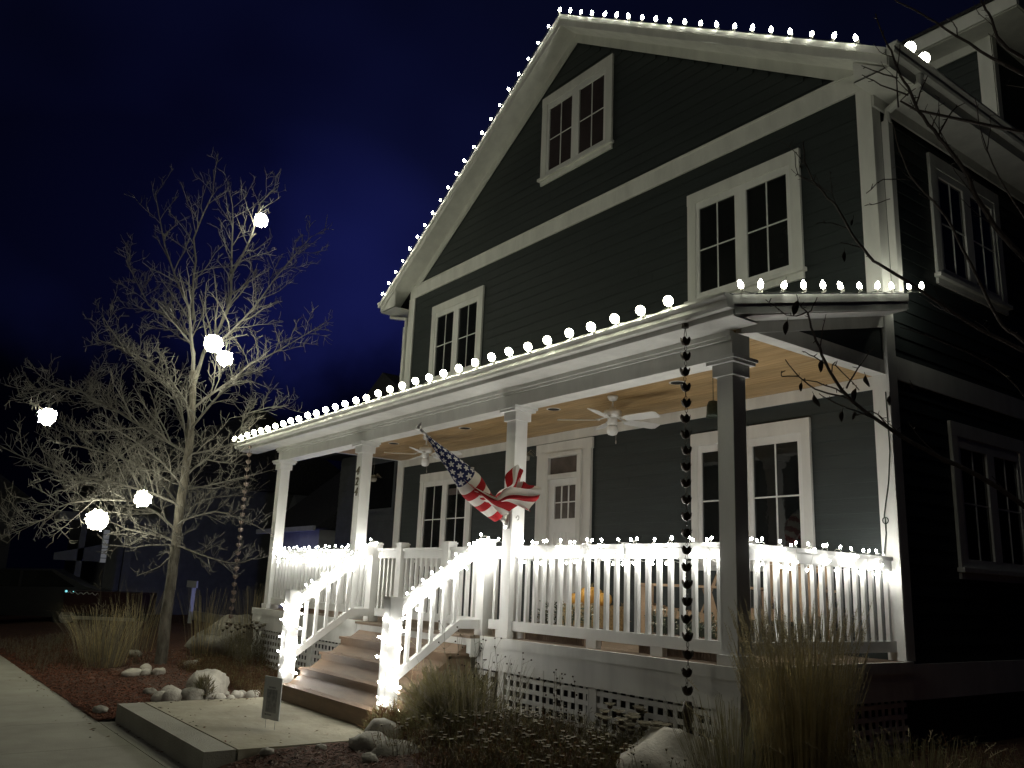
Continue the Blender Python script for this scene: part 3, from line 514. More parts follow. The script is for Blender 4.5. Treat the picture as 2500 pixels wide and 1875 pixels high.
# railings
bal = MB().box(-0.019,-0.019,1.2525,0.019,0.019,1.8935).mesh('baluster','white_paint')
def railing(x0, x1, yc=0.08, pitch=0.128, axis=0, zt=2.02, n=None, kind='railing', z0=1.155):
    B = (lambda a0, d0, z0, a1, d1, z1: (a0, yc+d0, z0, a1, yc+d1, z1)) if axis == 0 else (lambda a0, d0, z0, a1, d1, z1: (yc+d0, a0, z0, yc+d1, a1, z1))
    b = MB(); b.box(*B(x0,-0.028,1.893,x1,0.028,1.985)); b.box(*B(x0,-0.045,1.9855,x1,0.045,zt)); top = b.build(kind,'white_paint',house)
    MB().box(*B(x0,-0.032,z0,x1,0.032,1.253)).build('bottom_rail','white_paint',top)
    n = n or int((x1-x0)/pitch); s = (x1-x0)/n
    for k in range(n):
        a = x0+s*(k+0.5); put('baluster', bal, top, (a,yc,0) if axis == 0 else (yc,a,0))
    return top
r1 = railing(-2.942,-0.162); r2 = railing(-9.546,-6.717); railing(-6.555,-6.095,n=3); railing(-3.36,-3.104,n=2)
r3 = railing(0.162,2.344,-0.08,axis=1); railing(0.162,2.344,XL+0.08,axis=1)
for x in (-1.72,-0.9): MB().box(x-0.07,0.05,1.081,x+0.07,0.11,1.1545).build('rail_block','white_paint',r1)
MB().box(-0.11,1.25,1.081,-0.05,1.35,1.1545).build('rail_block','white_paint',r3)
for x in (-2.62,-1.86,-1.30):
    b = MB(); b.tube([(x-0.16,0.035,1.875),(x+0.05,0.035,1.875),(x+0.05,0.035,1.925),(x+0.02,0.035,1.925)],0.005,n=4); b.bar((x,0.03,1.88),(x,0.03,2.03),0.024,0.004,(0,1,0)); b.bar((x,0.03,2.03),(x,0.13,2.03),0.024,0.004); b.build('planter_bracket','white_paint',r1)
def newel(x, y, z0, z1, w=0.14, cap=True):
    b = MB(); b.box(x,y,z0,x+w,y+w,z1); n = b.build('newel_post','white_paint',house)
    if cap:
        c = MB(); c.box(x-0.008,y-0.008,z1+0.0005,x+w+0.008,y+w+0.008,z1+0.018); c.box(x+0.005,y+0.005,z1+0.0185,x+w-0.005,y+w-0.005,z1+0.03); c.build('post_cap','white_paint',n)
    return n
newel(-6.095,-0.03,1.081,2.07); newel(-3.505,-0.03,1.081,2.07)
newel(-6.03,-1.16,0.12,1.425,0.146); newel(-3.50,-1.16,0.12,1.425,0.146)
newel(-5.42,0.02,1.081,2.06,0.12); newel(-4.31,0.02,1.081,2.06,0.12)
railing(-5.955,-5.42,n=5); railing(-4.19,-3.505,n=5)
gt = railing(-5.285,-4.325,n=8,kind='gate',z0=1.16)
# stairs
stairs = MB().prism([(-0.11,0.12),(-1.17,0.12),(-1.17,0.30),(-0.14,1.02)],0,-5.86,-3.40).build('stairs','step_wood',house)
for k, (zt, yn) in enumerate(((0.362,-1.219),(0.542,-0.967),(0.722,-0.715),(0.902,-0.463))):
    xr = -3.372 if k else -3.505; xl = -5.872
    MB().box(xl,yn,zt-0.03,xr,yn+0.29,zt).build('tread','step_wood',stairs)
    MB().box(xl+0.012,yn+0.022,zt-0.181,xr-0.012,yn+0.045,zt-0.0305).build('riser','step_wood',stairs)
MB().box(-5.955,-0.215,1.054,-3.31,-0.0925,1.0815).build('tread','deck_wood',stairs)
MB().box(-5.94,-0.195,0.90,-3.33,-0.170,1.0535).build('riser','white_paint',stairs)
for x in (-5.962,-3.329): trim('stringer', (x,-0.2,0.87,x+0.02,-0.0905,1.0535))
def stair_rail(xc):
    sl = 0.71; y0, y1 = -1.014, -0.03; b = MB()
    def sb(b, za, h, w, ya=y0, yb=y1): b.prism([(ya, za-h),(yb, za-h+sl*(yb-ya)),(yb, za+sl*(yb-ya)),(ya, za)],0,xc-w/2,xc+w/2)
    sb(b, 1.405, 0.035, 0.09); sb(b, 1.369, 0.115, 0.055); top = b.build('stair_railing','white_paint',house)
    c = MB(); sb(c, 0.735, 0.095, 0.062, y0, -0.30); c.prism([(-0.2995,1.1475),(-0.05,1.1475),(-0.05,1.2425),(-0.2995,1.2425)],0,xc-0.031,xc+0.031); c.build('bottom_rail','white_paint',top)
    for k in range(5):
        y = -0.90+k*0.137; z0 = 0.735+sl*(y-y0)-0.02; z1 = 1.256+sl*(y-y0)+0.012
        c = MB(); c.box(xc-0.019,y-0.019,z0,xc+0.019,y+0.019,z1); c.build('baluster','white_paint',top)
    return top
sr1 = stair_rail(-5.955); sr2 = stair_rail(-3.425)
# ------------------------------------------------------------------ holiday lights
c9 = MB().lathe([(0.010,0.0),(0.019,0.012),(0.0225,0.028),(0.019,0.048),(0.010,0.066),(0.003,0.075)],8)
c9_me = c9.mesh('bulb','c9_glow',True)
c9_small = MB().lathe([(0.010,0.0),(0.019,0.012),(0.021,0.026),(0.018,0.044),(0.009,0.060),(0.003,0.068)],8).mesh('bulb','c9_glow',True)
gut_me = MB().blob((0,0,0.03),0.040,0.040,0.044,10,8).mesh('bulb','gutter_glow',True)
sock_me = MB().lathe([(0.010,-0.03),(0.012,-0.012),(0.012,0.002)],6).mesh('socket','cord',True)
clip_me = MB().bar((-0.02,0,-0.03),(0.02,0,-0.03),0.006,0.012).bar((0.02,0,-0.03),(0.028,0,0.0),0.005,0.01,(0,1,0)).mesh('clip','cord')
def c9_string(label, pts, me, rots, cat='string lights', big=(), bscale=1.0):
    s = thing('string_lights', pts[0], label, cat, 'strings of holiday lights on the house')
    cord = []
    for i, p in enumerate(pts):
        p = Vector(p)
        o = put('bulb', gut_me if i in big else me, s, p, rots[i]); put('socket', sock_me, s, p, rots[i]); put('clip', clip_me, s, p, rots[i])
        if i in big: o.scale = (bscale,)*3
        cord.append(p+Vector((0,0,-0.024)))
        if i < len(pts)-1: cord.append((p+Vector(pts[i+1]))/2+Vector((0,0,-0.036)))
    MB().tube(cord,0.0035,n=4).build('cord','dark_cord',s)
    return s
pts, rots = [], []
for k in range(20):
    x = -4.83+0.2612*k; pts.append((x,1.950,roofz(x)+0.045)); rots.append((R.uniform(-.3,.3),R.uniform(-0.1,0.5),0))
for y in (2.31,2.59): pts.append((0.50,y,7.14)); rots.append((0,0.2,0))
c9_string('white flame bulbs along the right slope of the big gable roof', pts, c9_me, rots, big=(20,21), bscale=1.45)
pts, rots = [], []
for k in range(21):
    x = -5.09-0.2525*k; pts.append((x,1.950,roofz(x)+0.045)); rots.append((R.uniform(-.3,.3),R.uniform(-0.95,-0.3),0))
c9_string('white flame bulbs along the left slope of the big gable roof', pts, c9_small, rots)
pts, rots = [], []
for k in range(34):
    x = -0.24-0.3125*k; pts.append((x,-0.492,3.915+R.uniform(-.008,.008))); rots.append((R.uniform(0.4,0.8),R.uniform(-.1,.1),0))
c9_string('round glowing bulbs in a long line on the front porch gutter', pts, gut_me, rots)
pts, rots = [], []
for y in (-0.27,-0.03,0.27,0.56,0.85,1.13,1.43,1.72,1.99,2.31,2.55): pts.append((0.322,y,pz(y)+0.045)); rots.append((R.uniform(-.3,.3),R.uniform(-.35,.2),0))
c9_string('white flame bulbs on the right edge of the porch roof', pts, c9_me, rots)

mini_me = MB().blob((0,0,0.006),0.0105,0.0105,0.0150,6,5).mesh('bulb','mini_glow',True)
base_me = MB().lathe([(0.0035,-0.018),(0.0045,-0.006)],5).mesh('socket','cord')
def mini_string(label, path, n, out=0.022, m='cord'):
    """path(t) gives (point, outward unit vector) of a cord wound round a rail or post"""
    s = thing('string_lights', path(0)[0], label, 'string lights', 'strings of holiday lights on the house')
    q = [path(i/(n*5)) for i in range(n*5+1)]
    MB().tube([p for p, _ in q],0.0024,n=3,cap=False).build('cord',m,s)
    for i in range(n):
        p, o = path((i+R.uniform(0.2,0.8))/n); d = (Vector(o)+Vector((R.uniform(-.6,.6),R.uniform(-.6,.6),R.uniform(-.3,.8)))).normalized()
        rq = Vector((0,0,1)).rotation_difference(d).to_euler(); p = Vector(p)+d*out
        put('bulb', mini_me, s, p, rq); put('socket', base_me, s, p, rq)
    return s
def rail_path(x0, x1, yc, zc, turns, ry=0.058, rz=0.088, axis=0, slope=0.0, ph=0.0):
    def f(t):
        a = 2*PI*turns*t+ph; dz = math.sin(a); dy = math.cos(a)
        k = 1/max(abs(dz),abs(dy)); k = k*0.55+0.45                    # squarish loops
        u = x0+(x1-x0)*t+0.012*math.sin(37*t); z = zc+slope*(u-x0)+rz*dz*k+0.006*math.sin(51*t)
        p = (u, yc+ry*dy*k, z) if axis == 0 else (yc+ry*dy*k, u, z)
        o = (0, dy, dz) if axis == 0 else (dy, 0, dz)
        return Vector(p), Vector(o)
    return f
def post_path(x, y, w, z0, z1, turns, ph=0.0):
    def f(t):
        a = 2*PI*turns*t+ph; c, s = math.cos(a), math.sin(a); k = 1/max(abs(c),abs(s))
        return Vector((x+(w/2+0.008)*c*k, y+(w/2+0.008)*s*k, z0+(z1-z0)*t)), Vector((c,s,0.15))
    return f
mini_string('mini lights wound round the front railing right of the stairs', rail_path(-2.93,-0.17,0.08,1.955,13), 74)
mini_string('mini lights wound round the front railing left of the stairs', rail_path(-9.6,-6.15,0.08,1.955,17), 84)
mini_string('mini lights wound round the side railing by the corner post', rail_path(0.17,2.33,-0.08,1.955,10,axis=1), 46)
mini_string('mini lights wound round the left stair handrail', rail_path(-0.03,-1.0,-5.955,2.04,6,axis=1,slope=0.71,rz=0.09), 34)
mini_string('mini lights wound round the right stair handrail', rail_path(0.0,-1.0,-3.427,2.05,7,axis=1,slope=0.71,rz=0.09), 38)
mini_string('mini lights wrapped round the bottom post of the left stair rail', post_path(-5.957,-1.087,0.146,1.36,0.44,5.2), 30, 0.022)
mini_string('mini lights wrapped round the bottom post of the right stair rail', post_path(-3.427,-1.087,0.146,1.33,0.30,5.4,0.8), 32, 0.022)
mini_string('mini lights on the short railing right of the stair head', rail_path(-3.60,-3.10,0.05,1.98,3,ry=0.075), 22)
b = MB(); b.tube([(-0.002,2.337,3.62),(0.005,2.337,3.03),(-0.03,2.337,2.72),(-0.092,2.337,2.42)]+[(-0.083+0.03*math.cos(a),2.337,2.365+0.03*math.sin(a)) for a in [PI*0.6+i*0.6 for i in range(11)]]+[(-0.084,2.337,2.24),(-0.11,2.33,2.05)],0.0055,n=5)
tag(b.build('extension_cord','dark_cord'),'thin dark cord hanging down the white corner board above the side railing','cord')

# ------------------------------------------------------------------ ceiling fans
def fan(x, y, label, a0):
    t = thing('ceiling_fan', (x,y,3.8), label, 'ceiling fan', 'ceiling fans on the porch')
    W2 = 'white_paint'
    local('canopy', MB().lathe([(0.062,-0.002),(0.060,-0.02),(0.045,-0.05),(0.02,-0.062)],16).mesh('canopy',W2,True), t)
    local('downrod', MB().tube([(0,0,-0.06),(0,0,-0.17)],0.011,n=8).mesh('downrod',W2,True), t)
    local('motor', MB().lathe([(0.03,-0.135),(0.05,-0.165),(0.098,-0.175),(0.105,-0.20),(0.105,-0.235),(0.09,-0.25),(0.06,-0.262)],20).mesh('motor',W2,True), t)
    lk = local('light_kit', MB().lathe([(0.055,-0.263),(0.058,-0.33),(0.05,-0.345)],16).mesh('light_kit',W2,True), t)
    local('lamp_shade', MB().lathe([(0.05,-0.346),(0.062,-0.37),(0.066,-0.42),(0.05,-0.455),(0.02,-0.465)],16).mesh('lamp_shade','pale_glass' if 'pale_glass' in M else W2,True), lk)
    local('pull_chain', MB().tube([(0.045,0,-0.33),(0.06,0,-0.36),(0.06,0,-0.53)],0.002,n=4).lathe([(0.003,-0.57),(0.008,-0.56),(0.006,-0.53)],6,(0.06,0,0)).mesh('pull_chain','steel'), lk)
    bm_ = MB(); pr = [(0.17,-0.045),(0.22,-0.062),(0.42,-0.072),(0.60,-0.072),(0.635,-0.05),(0.635,0.05),(0.60,0.072),(0.42,0.072),(0.22,0.062),(0.17,0.045)]
    i = 0
    for dz in (-0.004,0.004):
        for r, w in pr: bm_.v.append((r, w, -0.285+dz-w*0.26))
    n = len(pr); bm_.f.append(tuple(range(n-1,-1,-1))); bm_.f.append(tuple(range(n,2*n))); bm_.mi += [0,0]
    for k in range(n): bm_.f.append((k,(k+1)%n,n+(k+1)%n,n+k)); bm_.mi.append(0)
    bl = bm_.mesh('blade',W2); ir = MB().bar((0.08,0,-0.255),(0.19,0,-0.283),0.035,0.008).bar((0.17,-0.03,-0.283),(0.17,0.03,-0.279),0.05,0.006).mesh('blade_iron',W2)
    for k in range(5):
        a = a0+k*2*PI/5; o = local('blade', bl, t, (0,0,0), (0,0,a)); local('blade_iron', ir, o)
fan(-2.69,1.20,'white ceiling fan on the porch ceiling between the door and the right window',math.radians(8))
fan(-6.86,1.22,'white ceiling fan on the porch ceiling near the house number post',math.radians(24))

# ------------------------------------------------------------------ rain chains
def cup_mesh(m):
    b = MB(); n = 24
    prof = [(0.010,-0.030),(0.026,-0.022),(0.036,-0.004),(0.040,0.016),(0.042,0.030)]
    i = len(b.v)
    for k, (r, z) in enumerate(prof):
        for j in range(n):
            a = 2*PI*j/n; pet = abs(math.sin(3*a))**0.6
            zz = z if k < 3 else (z+0.004 if k == 3 else -0.002+0.04*pet); rr = r*(1.0 if k < 3 else 0.96+0.08*pet)
            b.v.append((rr*math.cos(a), rr*math.sin(a), zz))
    for k in range(len(prof)-1):
        for j in range(n): b.f.append((i+k*n+j, i+k*n+(j+1)%n, i+(k+1)*n+(j+1)%n, i+(k+1)*n+j)); b.mi.append(0)
    return b.mesh('cup', m, True)
def link_mesh(m):
    b = MB()
    b.tube([(0.011*math.cos(a),0,-0.052+0.020*math.sin(a)) for a in [2*PI*i/10 for i in range(11)]],0.0022,n=4)
    b.tube([(0,0.010*math.cos(a),-0.080+0.013*math.sin(a)) for a in [2*PI*i/8 for i in range(9)]],0.0022,n=4)
    return b.mesh('link', m, True)
def rain_chain(x, y, z0, z1, m, label):
    t = thing('rain_chain', (x,y,z1), label, 'rain chain', 'cup rain chains at the porch corners')
    n = int((z0-z1)/0.1285); cm, lm = cup_mesh(m), link_mesh(m)
    MB().tube([(x,y,z0+0.13),(x+0.012,y,z0+0.06),(x,y,z0+0.02)],0.0025,n=4).tube([(x,y,z0+0.13),(x-0.012,y,z0+0.06),(x,y,z0+0.02)],0.0025,n=4).lathe([(0.03,0.10),(0.03,0.135)],10,(x,y,z0+0.02)).build('hanger',m,t)
    for k in range(n):
        z = z0-k*0.1285; jx, jy = 0.004*math.sin(k*2.1), 0.004*math.cos(k*1.7); a = R.uniform(0,2*PI)
        c = put('cup', cm, t, (x+jx,y+jy,z), (0,0,a))
        if k < n-1: put('link', lm, t, (x+jx,y+jy,z), (0,0,a+0.6))
    return t
rain_chain(-0.150,-0.40,3.60,0.72,'bronze','long dark cup rain chain hanging in front of the railing by the corner post')
b = MB(); b.lathe([(0.012,0.0),(0.014,0.14),(0.03,0.16),(0.045,0.26),(0.030,0.33),(0.01,0.335)],12,(-0.150,-0.40,0.50)); o = b.build('anchor_stake','bronze',bpy.data.objects['rain_chain'],True)
rain_chain(-10.05,-0.40,3.62,0.62,'bright_copper','pale cup rain chain hanging from the far left end of the porch gutter')

# ------------------------------------------------------------------ flag on the post
def flag():
    t = thing('flag', (-2.99,-0.02,2.20), 'American flag furled and blowing on a slanted pole from the porch post', 'flag')
    base, tip = Vector((-3.02,-0.03,2.26)), Vector((-3.09,-1.10,3.13))
    b = MB(); b.tube([base, tip],0.011,n=8); b.build('pole','white_paint',t,True)
    b = MB(); b.box(-3.06,-0.018,2.20,-2.99,-0.001,2.36); b.tube([(-3.022,-0.012,2.245),(-3.024,-0.10,2.317)],0.019,n=10); b.build('bracket','steel',t,True)
    b = MB(); ax = (tip-base).normalized(); b.blob(tip+ax*0.03,0.026,0.026,0.026,10,8); b.tube([tip-ax*0.08,tip+ax*0.01],0.017,n=8); b.bar(tip+ax*0.035+Vector((-.05,0,.0)),tip+ax*0.035+Vector((.05,0,0.03)),0.008,0.03); b.build('finial','steel',t,True)
    # cloth: s along the hoist from tip to bracket, u along the fly; it is wound round the pole and its loose end flies off to the right
    NS, NU = 90, 110; vs_, uv = [], []
    front = Vector((0.80,-0.55,-0.20)); front = (front-ax*front.dot(ax)).normalized(); up = front.cross(ax).normalized()
    if up.z < 0: up = -up
    ends = [Vector(q) for q in ((-2.60,-0.26,2.72),(-2.47,-0.30,2.76),(-2.33,-0.34,2.62),(-2.16,-0.34,2.60),(-2.20,-0.30,2.47),(-2.30,-0.25,2.36),(-2.46,-0.28,2.40),(-2.62,-0.28,2.29),(-2.78,-0.30,2.36))]
    for j in range(NS+1):
        s = j/NS; h = tip - ax*(0.07+1.20*s)
        r = 0.012+0.150*min(1.0, s/0.6)**1.1*(1-0.55*max(0,s-0.66)/0.34)
        f = (1-s)*(len(ends)-1); k = min(int(f), len(ends)-2); E_ = ends[k].lerp(ends[k+1], f-k)
        for i in range(NU+1):
            u = i/NU; th = math.radians(150-330*min(1,u/0.46)); rr = r*(1+0.13*math.sin(9*u+5*s)*min(1,s*2)+0.10*math.cos(2*th))
            p = h + front*rr*math.cos(th) + up*rr*math.sin(th)
            if u > 0.46:
                q = (u-0.46)/0.54; m_ = h - up*(r*1.35+0.045) - ax*(0.30*(1-s)+0.05) + front*0.02
                P0 = p; p = P0*(1-q)**2 + m_*2*q*(1-q) + E_*q*q
                w = q*q*min(1,0.4+s)
                p = p + up*(0.05*w*math.sin(21*s+9*q)) + front*(0.065*w*math.sin(23*s-6*q+1)) - ax*(0.05*w*math.sin(23*q+8*s)) + up*(0.02*w*math.sin(57*s))
            vs_.append(tuple(p)); uv.append((u, s))
    fs = [(j*(NU+1)+i, j*(NU+1)+i+1, (j+1)*(NU+1)+i+1, (j+1)*(NU+1)+i) for j in range(NS) for i in range(NU)]
    me = bpy.data.meshes.new('cloth'); me.from_pydata(vs_, [], fs); ul = me.uv_layers.new(name='UVMap')
    for lp in me.loops: ul.data[lp.index].uv = uv[lp.vertex_index]
    me.polygons.foreach_set('use_smooth',[True]*len(fs))
    m = bpy.data.materials.new('flag_cloth'); m.use_nodes = True; nt2 = m.node_tree; bs = nt2.nodes['Principled BSDF']; bs.inputs['Roughness'].default_value = 0.8; bs.inputs['Specular IOR Level'].default_value = 0.15
    def N(ty, op=None, v=None):
        n = nt2.nodes.new(ty)
        if op: n.operation = op
        for k, x in enumerate(v or []):
            if x is None: continue
            if isinstance(x, (int, float)): n.inputs[k].default_value = x
            else: nt2.links.new(x, n.inputs[k])
        return n.outputs[0]
    uvn = nt2.nodes.new('ShaderNodeUVMap'); sp = nt2.nodes.new('ShaderNodeSeparateXYZ'); nt2.links.new(uvn.outputs[0], sp.inputs[0]); U, S_ = sp.outputs[0], sp.outputs[1]
    st = N('ShaderNodeMath','MODULO',[N('ShaderNodeMath','FLOOR',[N('ShaderNodeMath','MULTIPLY',[S_,13.0])]),2.0])      # 0 red, 1 white
    can = N('ShaderNodeMath','MULTIPLY',[N('ShaderNodeMath','LESS_THAN',[S_,7/13]),N('ShaderNodeMath','LESS_THAN',[U,0.42])])
    # stars: rows staggered, five-pointed by an angular term
    gu = N('ShaderNodeMath','MULTIPLY',[U,6/0.42]); gs0 = N('ShaderNodeMath','MULTIPLY',[S_,9*13/7])
    row = N('ShaderNodeMath','MODULO',[N('ShaderNodeMath','FLOOR',[gs0]),2.0])
    fu = N('ShaderNodeMath','SUBTRACT',[N('ShaderNodeMath','FRACT',[N('ShaderNodeMath','ADD',[gu,N('ShaderNodeMath','MULTIPLY',[row,0.5])])]),0.5])
    fv = N('ShaderNodeMath','SUBTRACT',[N('ShaderNodeMath','FRACT',[gs0]),0.5])
    fu2 = N('ShaderNodeMath','MULTIPLY',[fu,1.25])
    rr = N('ShaderNodeMath','SQRT',[N('ShaderNodeMath','ADD',[N('ShaderNodeMath','MULTIPLY',[fu2,fu2]),N('ShaderNodeMath','MULTIPLY',[fv,fv])])])
    an = N('ShaderNodeMath','ARCTAN2',[fu2,fv]); lim = N('ShaderNodeMath','ADD',[0.33,N('ShaderNodeMath','MULTIPLY',[0.13,N('ShaderNodeMath','COSINE',[N('ShaderNodeMath','MULTIPLY',[an,5.0])])])])
    star = N('ShaderNodeMath','LESS_THAN',[rr,lim])
    mix1 = nt2.nodes.new('ShaderNodeMixRGB'); mix1.inputs[1].default_value = (0.34,0.018,0.022,1); mix1.inputs[2].default_value = (0.72,0.70,0.64,1); nt2.links.new(st, mix1.inputs[0])
    mix2 = nt2.nodes.new('ShaderNodeMixRGB'); mix2.inputs[1].default_value = (0.020,0.026,0.085,1); mix2.inputs[2].default_value = (0.72,0.70,0.66,1); nt2.links.new(star, mix2.inputs[0])
    mix3 = nt2.nodes.new('ShaderNodeMixRGB'); nt2.links.new(can, mix3.inputs[0]); nt2.links.new(mix1.outputs[0], mix3.inputs[1]); nt2.links.new(mix2.outputs[0], mix3.inputs[2])
    nt2.links.new(mix3.outputs[0], bs.inputs['Base Color']); me.materials.append(m)
    tl = nt2.nodes.new('ShaderNodeBsdfTranslucent'); mxs = nt2.nodes.new('ShaderNodeMixShader'); mxs.inputs[0].default_value = 0.35; nt2.links.new(mix3.outputs[0], tl.inputs[0]); nt2.links.new(bs.outputs[0], mxs.inputs[1]); nt2.links.new(tl.outputs[0], mxs.inputs[2]); nt2.links.new(mxs.outputs[0], nt2.nodes['Material Output'].inputs[0])
    put('cloth', me, t)
    return t
flag()

# ------------------------------------------------------------------ porch furniture
def chair(x, y, z, rz, label):
    t = thing('porch_chair', (x,y,z), label, 'chair', 'wooden slat chairs on the porch', rz)
    m = 'chair_wood'
    for k in range(6): local('seat_slat', MB().bar((-0.27,-0.26+k*0.092,0.40-k*0.016),(0.27,-0.26+k*0.092,0.40-k*0.016),0.075,0.02).mesh('seat_slat',m), t)
    for k in range(6):
        xx = -0.235+k*0.094; local('back_slat', MB().bar((xx,0.24,0.33),(xx*1.12,0.52,1.02-0.035*abs(k-2.5)),0.075,0.018,(0,1,0)).mesh('back_slat',m), t)
    for zz, yy in ((0.50,0.335),(0.80,0.452)): local('back_rail', MB().bar((-0.29,yy,zz),(0.29,yy,zz),0.025,0.06).mesh('back_rail',m), t)
    for s in (-1,1):
        local('arm', MB().bar((s*0.33,-0.36,0.60),(s*0.33,0.40,0.60),0.11,0.022).mesh('arm',m), t)
        local('leg', MB().bar((s*0.30,-0.30,0.0),(s*0.30,-0.30,0.588),0.03,0.085,(0,1,0)).mesh('leg',m), t)
        local('leg', MB().bar((s*0.285,0.46,0.0),(s*0.285,0.30,0.588),0.03,0.08,(0,1,0)).mesh('leg',m), t)
        local('side_rail', MB().bar((s*0.272,-0.30,0.36),(s*0.272,0.42,0.27),0.024,0.09).mesh('side_rail',m), t)
    local('front_rail', MB().bar((-0.283,-0.325,0.37),(0.283,-0.325,0.37),0.022,0.10).mesh('front_rail',m), t)
chair(-1.85,1.35,ZD,math.radians(-50),'wooden slat porch chair behind the railing left of the corner post')
chair(-0.62,1.50,ZD,math.radians(24),'wooden slat porch chair behind the side railing right of the corner post')
b = MB(); b.box(-3.04,0.78,ZD,-2.42,1.22,ZD+0.36); b.tube([(-2.86,0.779,ZD+0.001),(-2.86,0.779,ZD+0.365),(-2.86,1.221,ZD+0.365)],0.006,n=4).tube([(-2.6,0.779,ZD+0.001),(-2.6,0.779,ZD+0.365),(-2.6,1.221,ZD+0.365)],0.006,n=4)
for _ in range(260):
    x, y, z = R.choice(((R.uniform(-3.04,-2.42),0.78,ZD+R.uniform(0,0.36)),(R.uniform(-3.04,-2.42),R.uniform(0.78,1.22),ZD+0.36),(-2.42,R.uniform(0.78,1.22),ZD+R.uniform(0,0.36))))
    b.tube([(x,y,z),(x+R.uniform(-.05,.05),y+R.uniform(-.03,.02),z+R.uniform(-.02,.04))],0.0025,n=3,cap=False)
tag(b.build('hay_bale','hay'),'small straw bale on the porch behind the front railing','hay bale')
def pumpkin(x, y, z, r, h, label):
    t = thing('pumpkin', (x,y,z), label, 'pumpkin', 'pumpkins on the straw bale'); n = 30
    prof = [(0.10,0.0),(0.6,0.03),(0.93,0.22),(1.0,0.48),(0.9,0.76),(0.55,0.95),(0.12,0.92)]
    MB().lathe([(r*a,h*c) for a, c in prof],n,(x,y,z),lambda k, j: 1-0.09*abs(math.cos(2*PI*j/n*5))**3).build('rind','pumpkin',t,True)
    MB().tube([(x,y,z+h*0.9),(x+0.01,y,z+h*1.05),(x+0.03,y,z+h*1.16)],0.017,0.011,n=6).build('stem','olive_twig',t,True)
pumpkin(-2.76,0.98,ZD+0.362,0.135,0.20,'large yellow orange pumpkin in the middle of the straw bale')
pumpkin(-2.95,0.92,ZD+0.362,0.085,0.12,'small orange pumpkin at the left end of the straw bale')
pumpkin(-2.53,0.95,ZD+0.362,0.095,0.14,'orange pumpkin at the right end of the straw bale')
def planter(x0, x1, label, m='planter', hh=0.17, dens=26, bloom='plant_green'):
    t = thing('planter', ((x0+x1)/2,0.28,ZD+0.0005), label, 'planter', 'long planter boxes behind the railing')
    b = MB(); b.box(x0,0.165,ZD+0.0005,x1,0.40,ZD+hh-0.02); b.box(x0-0.012,0.153,ZD+hh-0.0195,x1+0.012,0.412,ZD+hh)
    n = int((x1-x0)/0.035)
    for k in range(n): b.box(x0+0.008+k*(x1-x0)/n,0.159,ZD+0.01,x0+0.024+k*(x1-x0)/n,0.1645,ZD+hh-0.03)
    b.build('box','planter',t)
    b = MB()
    for _ in range(int(dens*(x1-x0)*6)):
        x, y = R.uniform(x0+0.03,x1-0.03), R.uniform(0.19,0.37); h = R.uniform(0.08,0.24); dx, dy = R.uniform(-.05,.05), R.uniform(-.04,.04); z = ZD+hh
        b.k = 0; b.tube([(x,y,z-0.01),(x+dx*0.5,y+dy*0.5,z+h*0.6),(x+dx,y+dy,z+h)],0.003,0.0015,n=3,cap=False)
        for q in range(4):
            f = R.uniform(0.35,1); c = Vector((x+dx*f,y+dy*f,z+h*f)); d = Vector((R.uniform(-1,1),R.uniform(-1,1),R.uniform(-.3,.8))).normalized()*R.uniform(0.018,0.036); e = d.orthogonal().normalized()*0.009
            b.k = 1 if R.random() < 0.3 else 0; b.quad(c, c+d*0.5+e, c+d, c+d*0.5-e)
    b.build('foliage',['plant_green','seed_head'],t)
planter(-2.86,-1.95,'long brown planter box behind the front railing near the flag post')
planter(-1.22,-0.30,'long brown planter box behind the front railing near the corner post')
planter(-9.2,-8.2,'long brown planter box behind the left front railing')
t = thing('wind_bell', (-1.21,1.2,3.8), 'dark green bell hanging from the porch ceiling beside the corner post', 'bell')
MB().tube([(-1.21,1.2,3.80),(-1.21,1.2,3.53)],0.004,n=5).build('cord','dark_cord',t)
MB().lathe([(0.02,0.17),(0.05,0.16),(0.065,0.12),(0.07,0.03),(0.074,0.0),(0.066,0.0),(0.06,0.1)],18,(-1.21,1.2,3.355)).build('bell','bell_green',t,True)
def hanging_plant(x, y, z, label):
    t = thing('hanging_plant', (x,y,z+0.5), label, 'hanging plant', 'air plants hung on the porch')
    MB().tube([(x,y,3.80),(x,y,z+0.05)],0.002,n=4).lathe([(0.02,-0.06),(0.05,-0.05),(0.058,0.0)],12,(x,y,z)).build('pot','grey_rock',t,True)
    b = MB()
    for _ in range(34):
        a = R.uniform(0,2*PI); l = R.uniform(0.09,0.19); d = Vector((math.cos(a),math.sin(a),0)); s = d.cross(Vector((0,0,1)))*0.007; p = Vector((x,y,z)); up = R.uniform(0.4,1.1)
        q = [p, p+d*l*0.5+Vector((0,0,l*0.5*up)), p+d*l+Vector((0,0,l*(0.5*up-0.35)))]
        b.quad(q[0]-s,q[0]+s,q[1]+s,q[1]-s); b.quad(q[1]-s,q[1]+s,q[2])
    b.build('foliage','dry_stem',t)
hanging_plant(-8.10,1.0,3.22,'spiky grey plant hanging beside the house number post')
hanging_plant(-4.05,1.0,3.20,'spiky grey plant hanging between the flag post and the door')

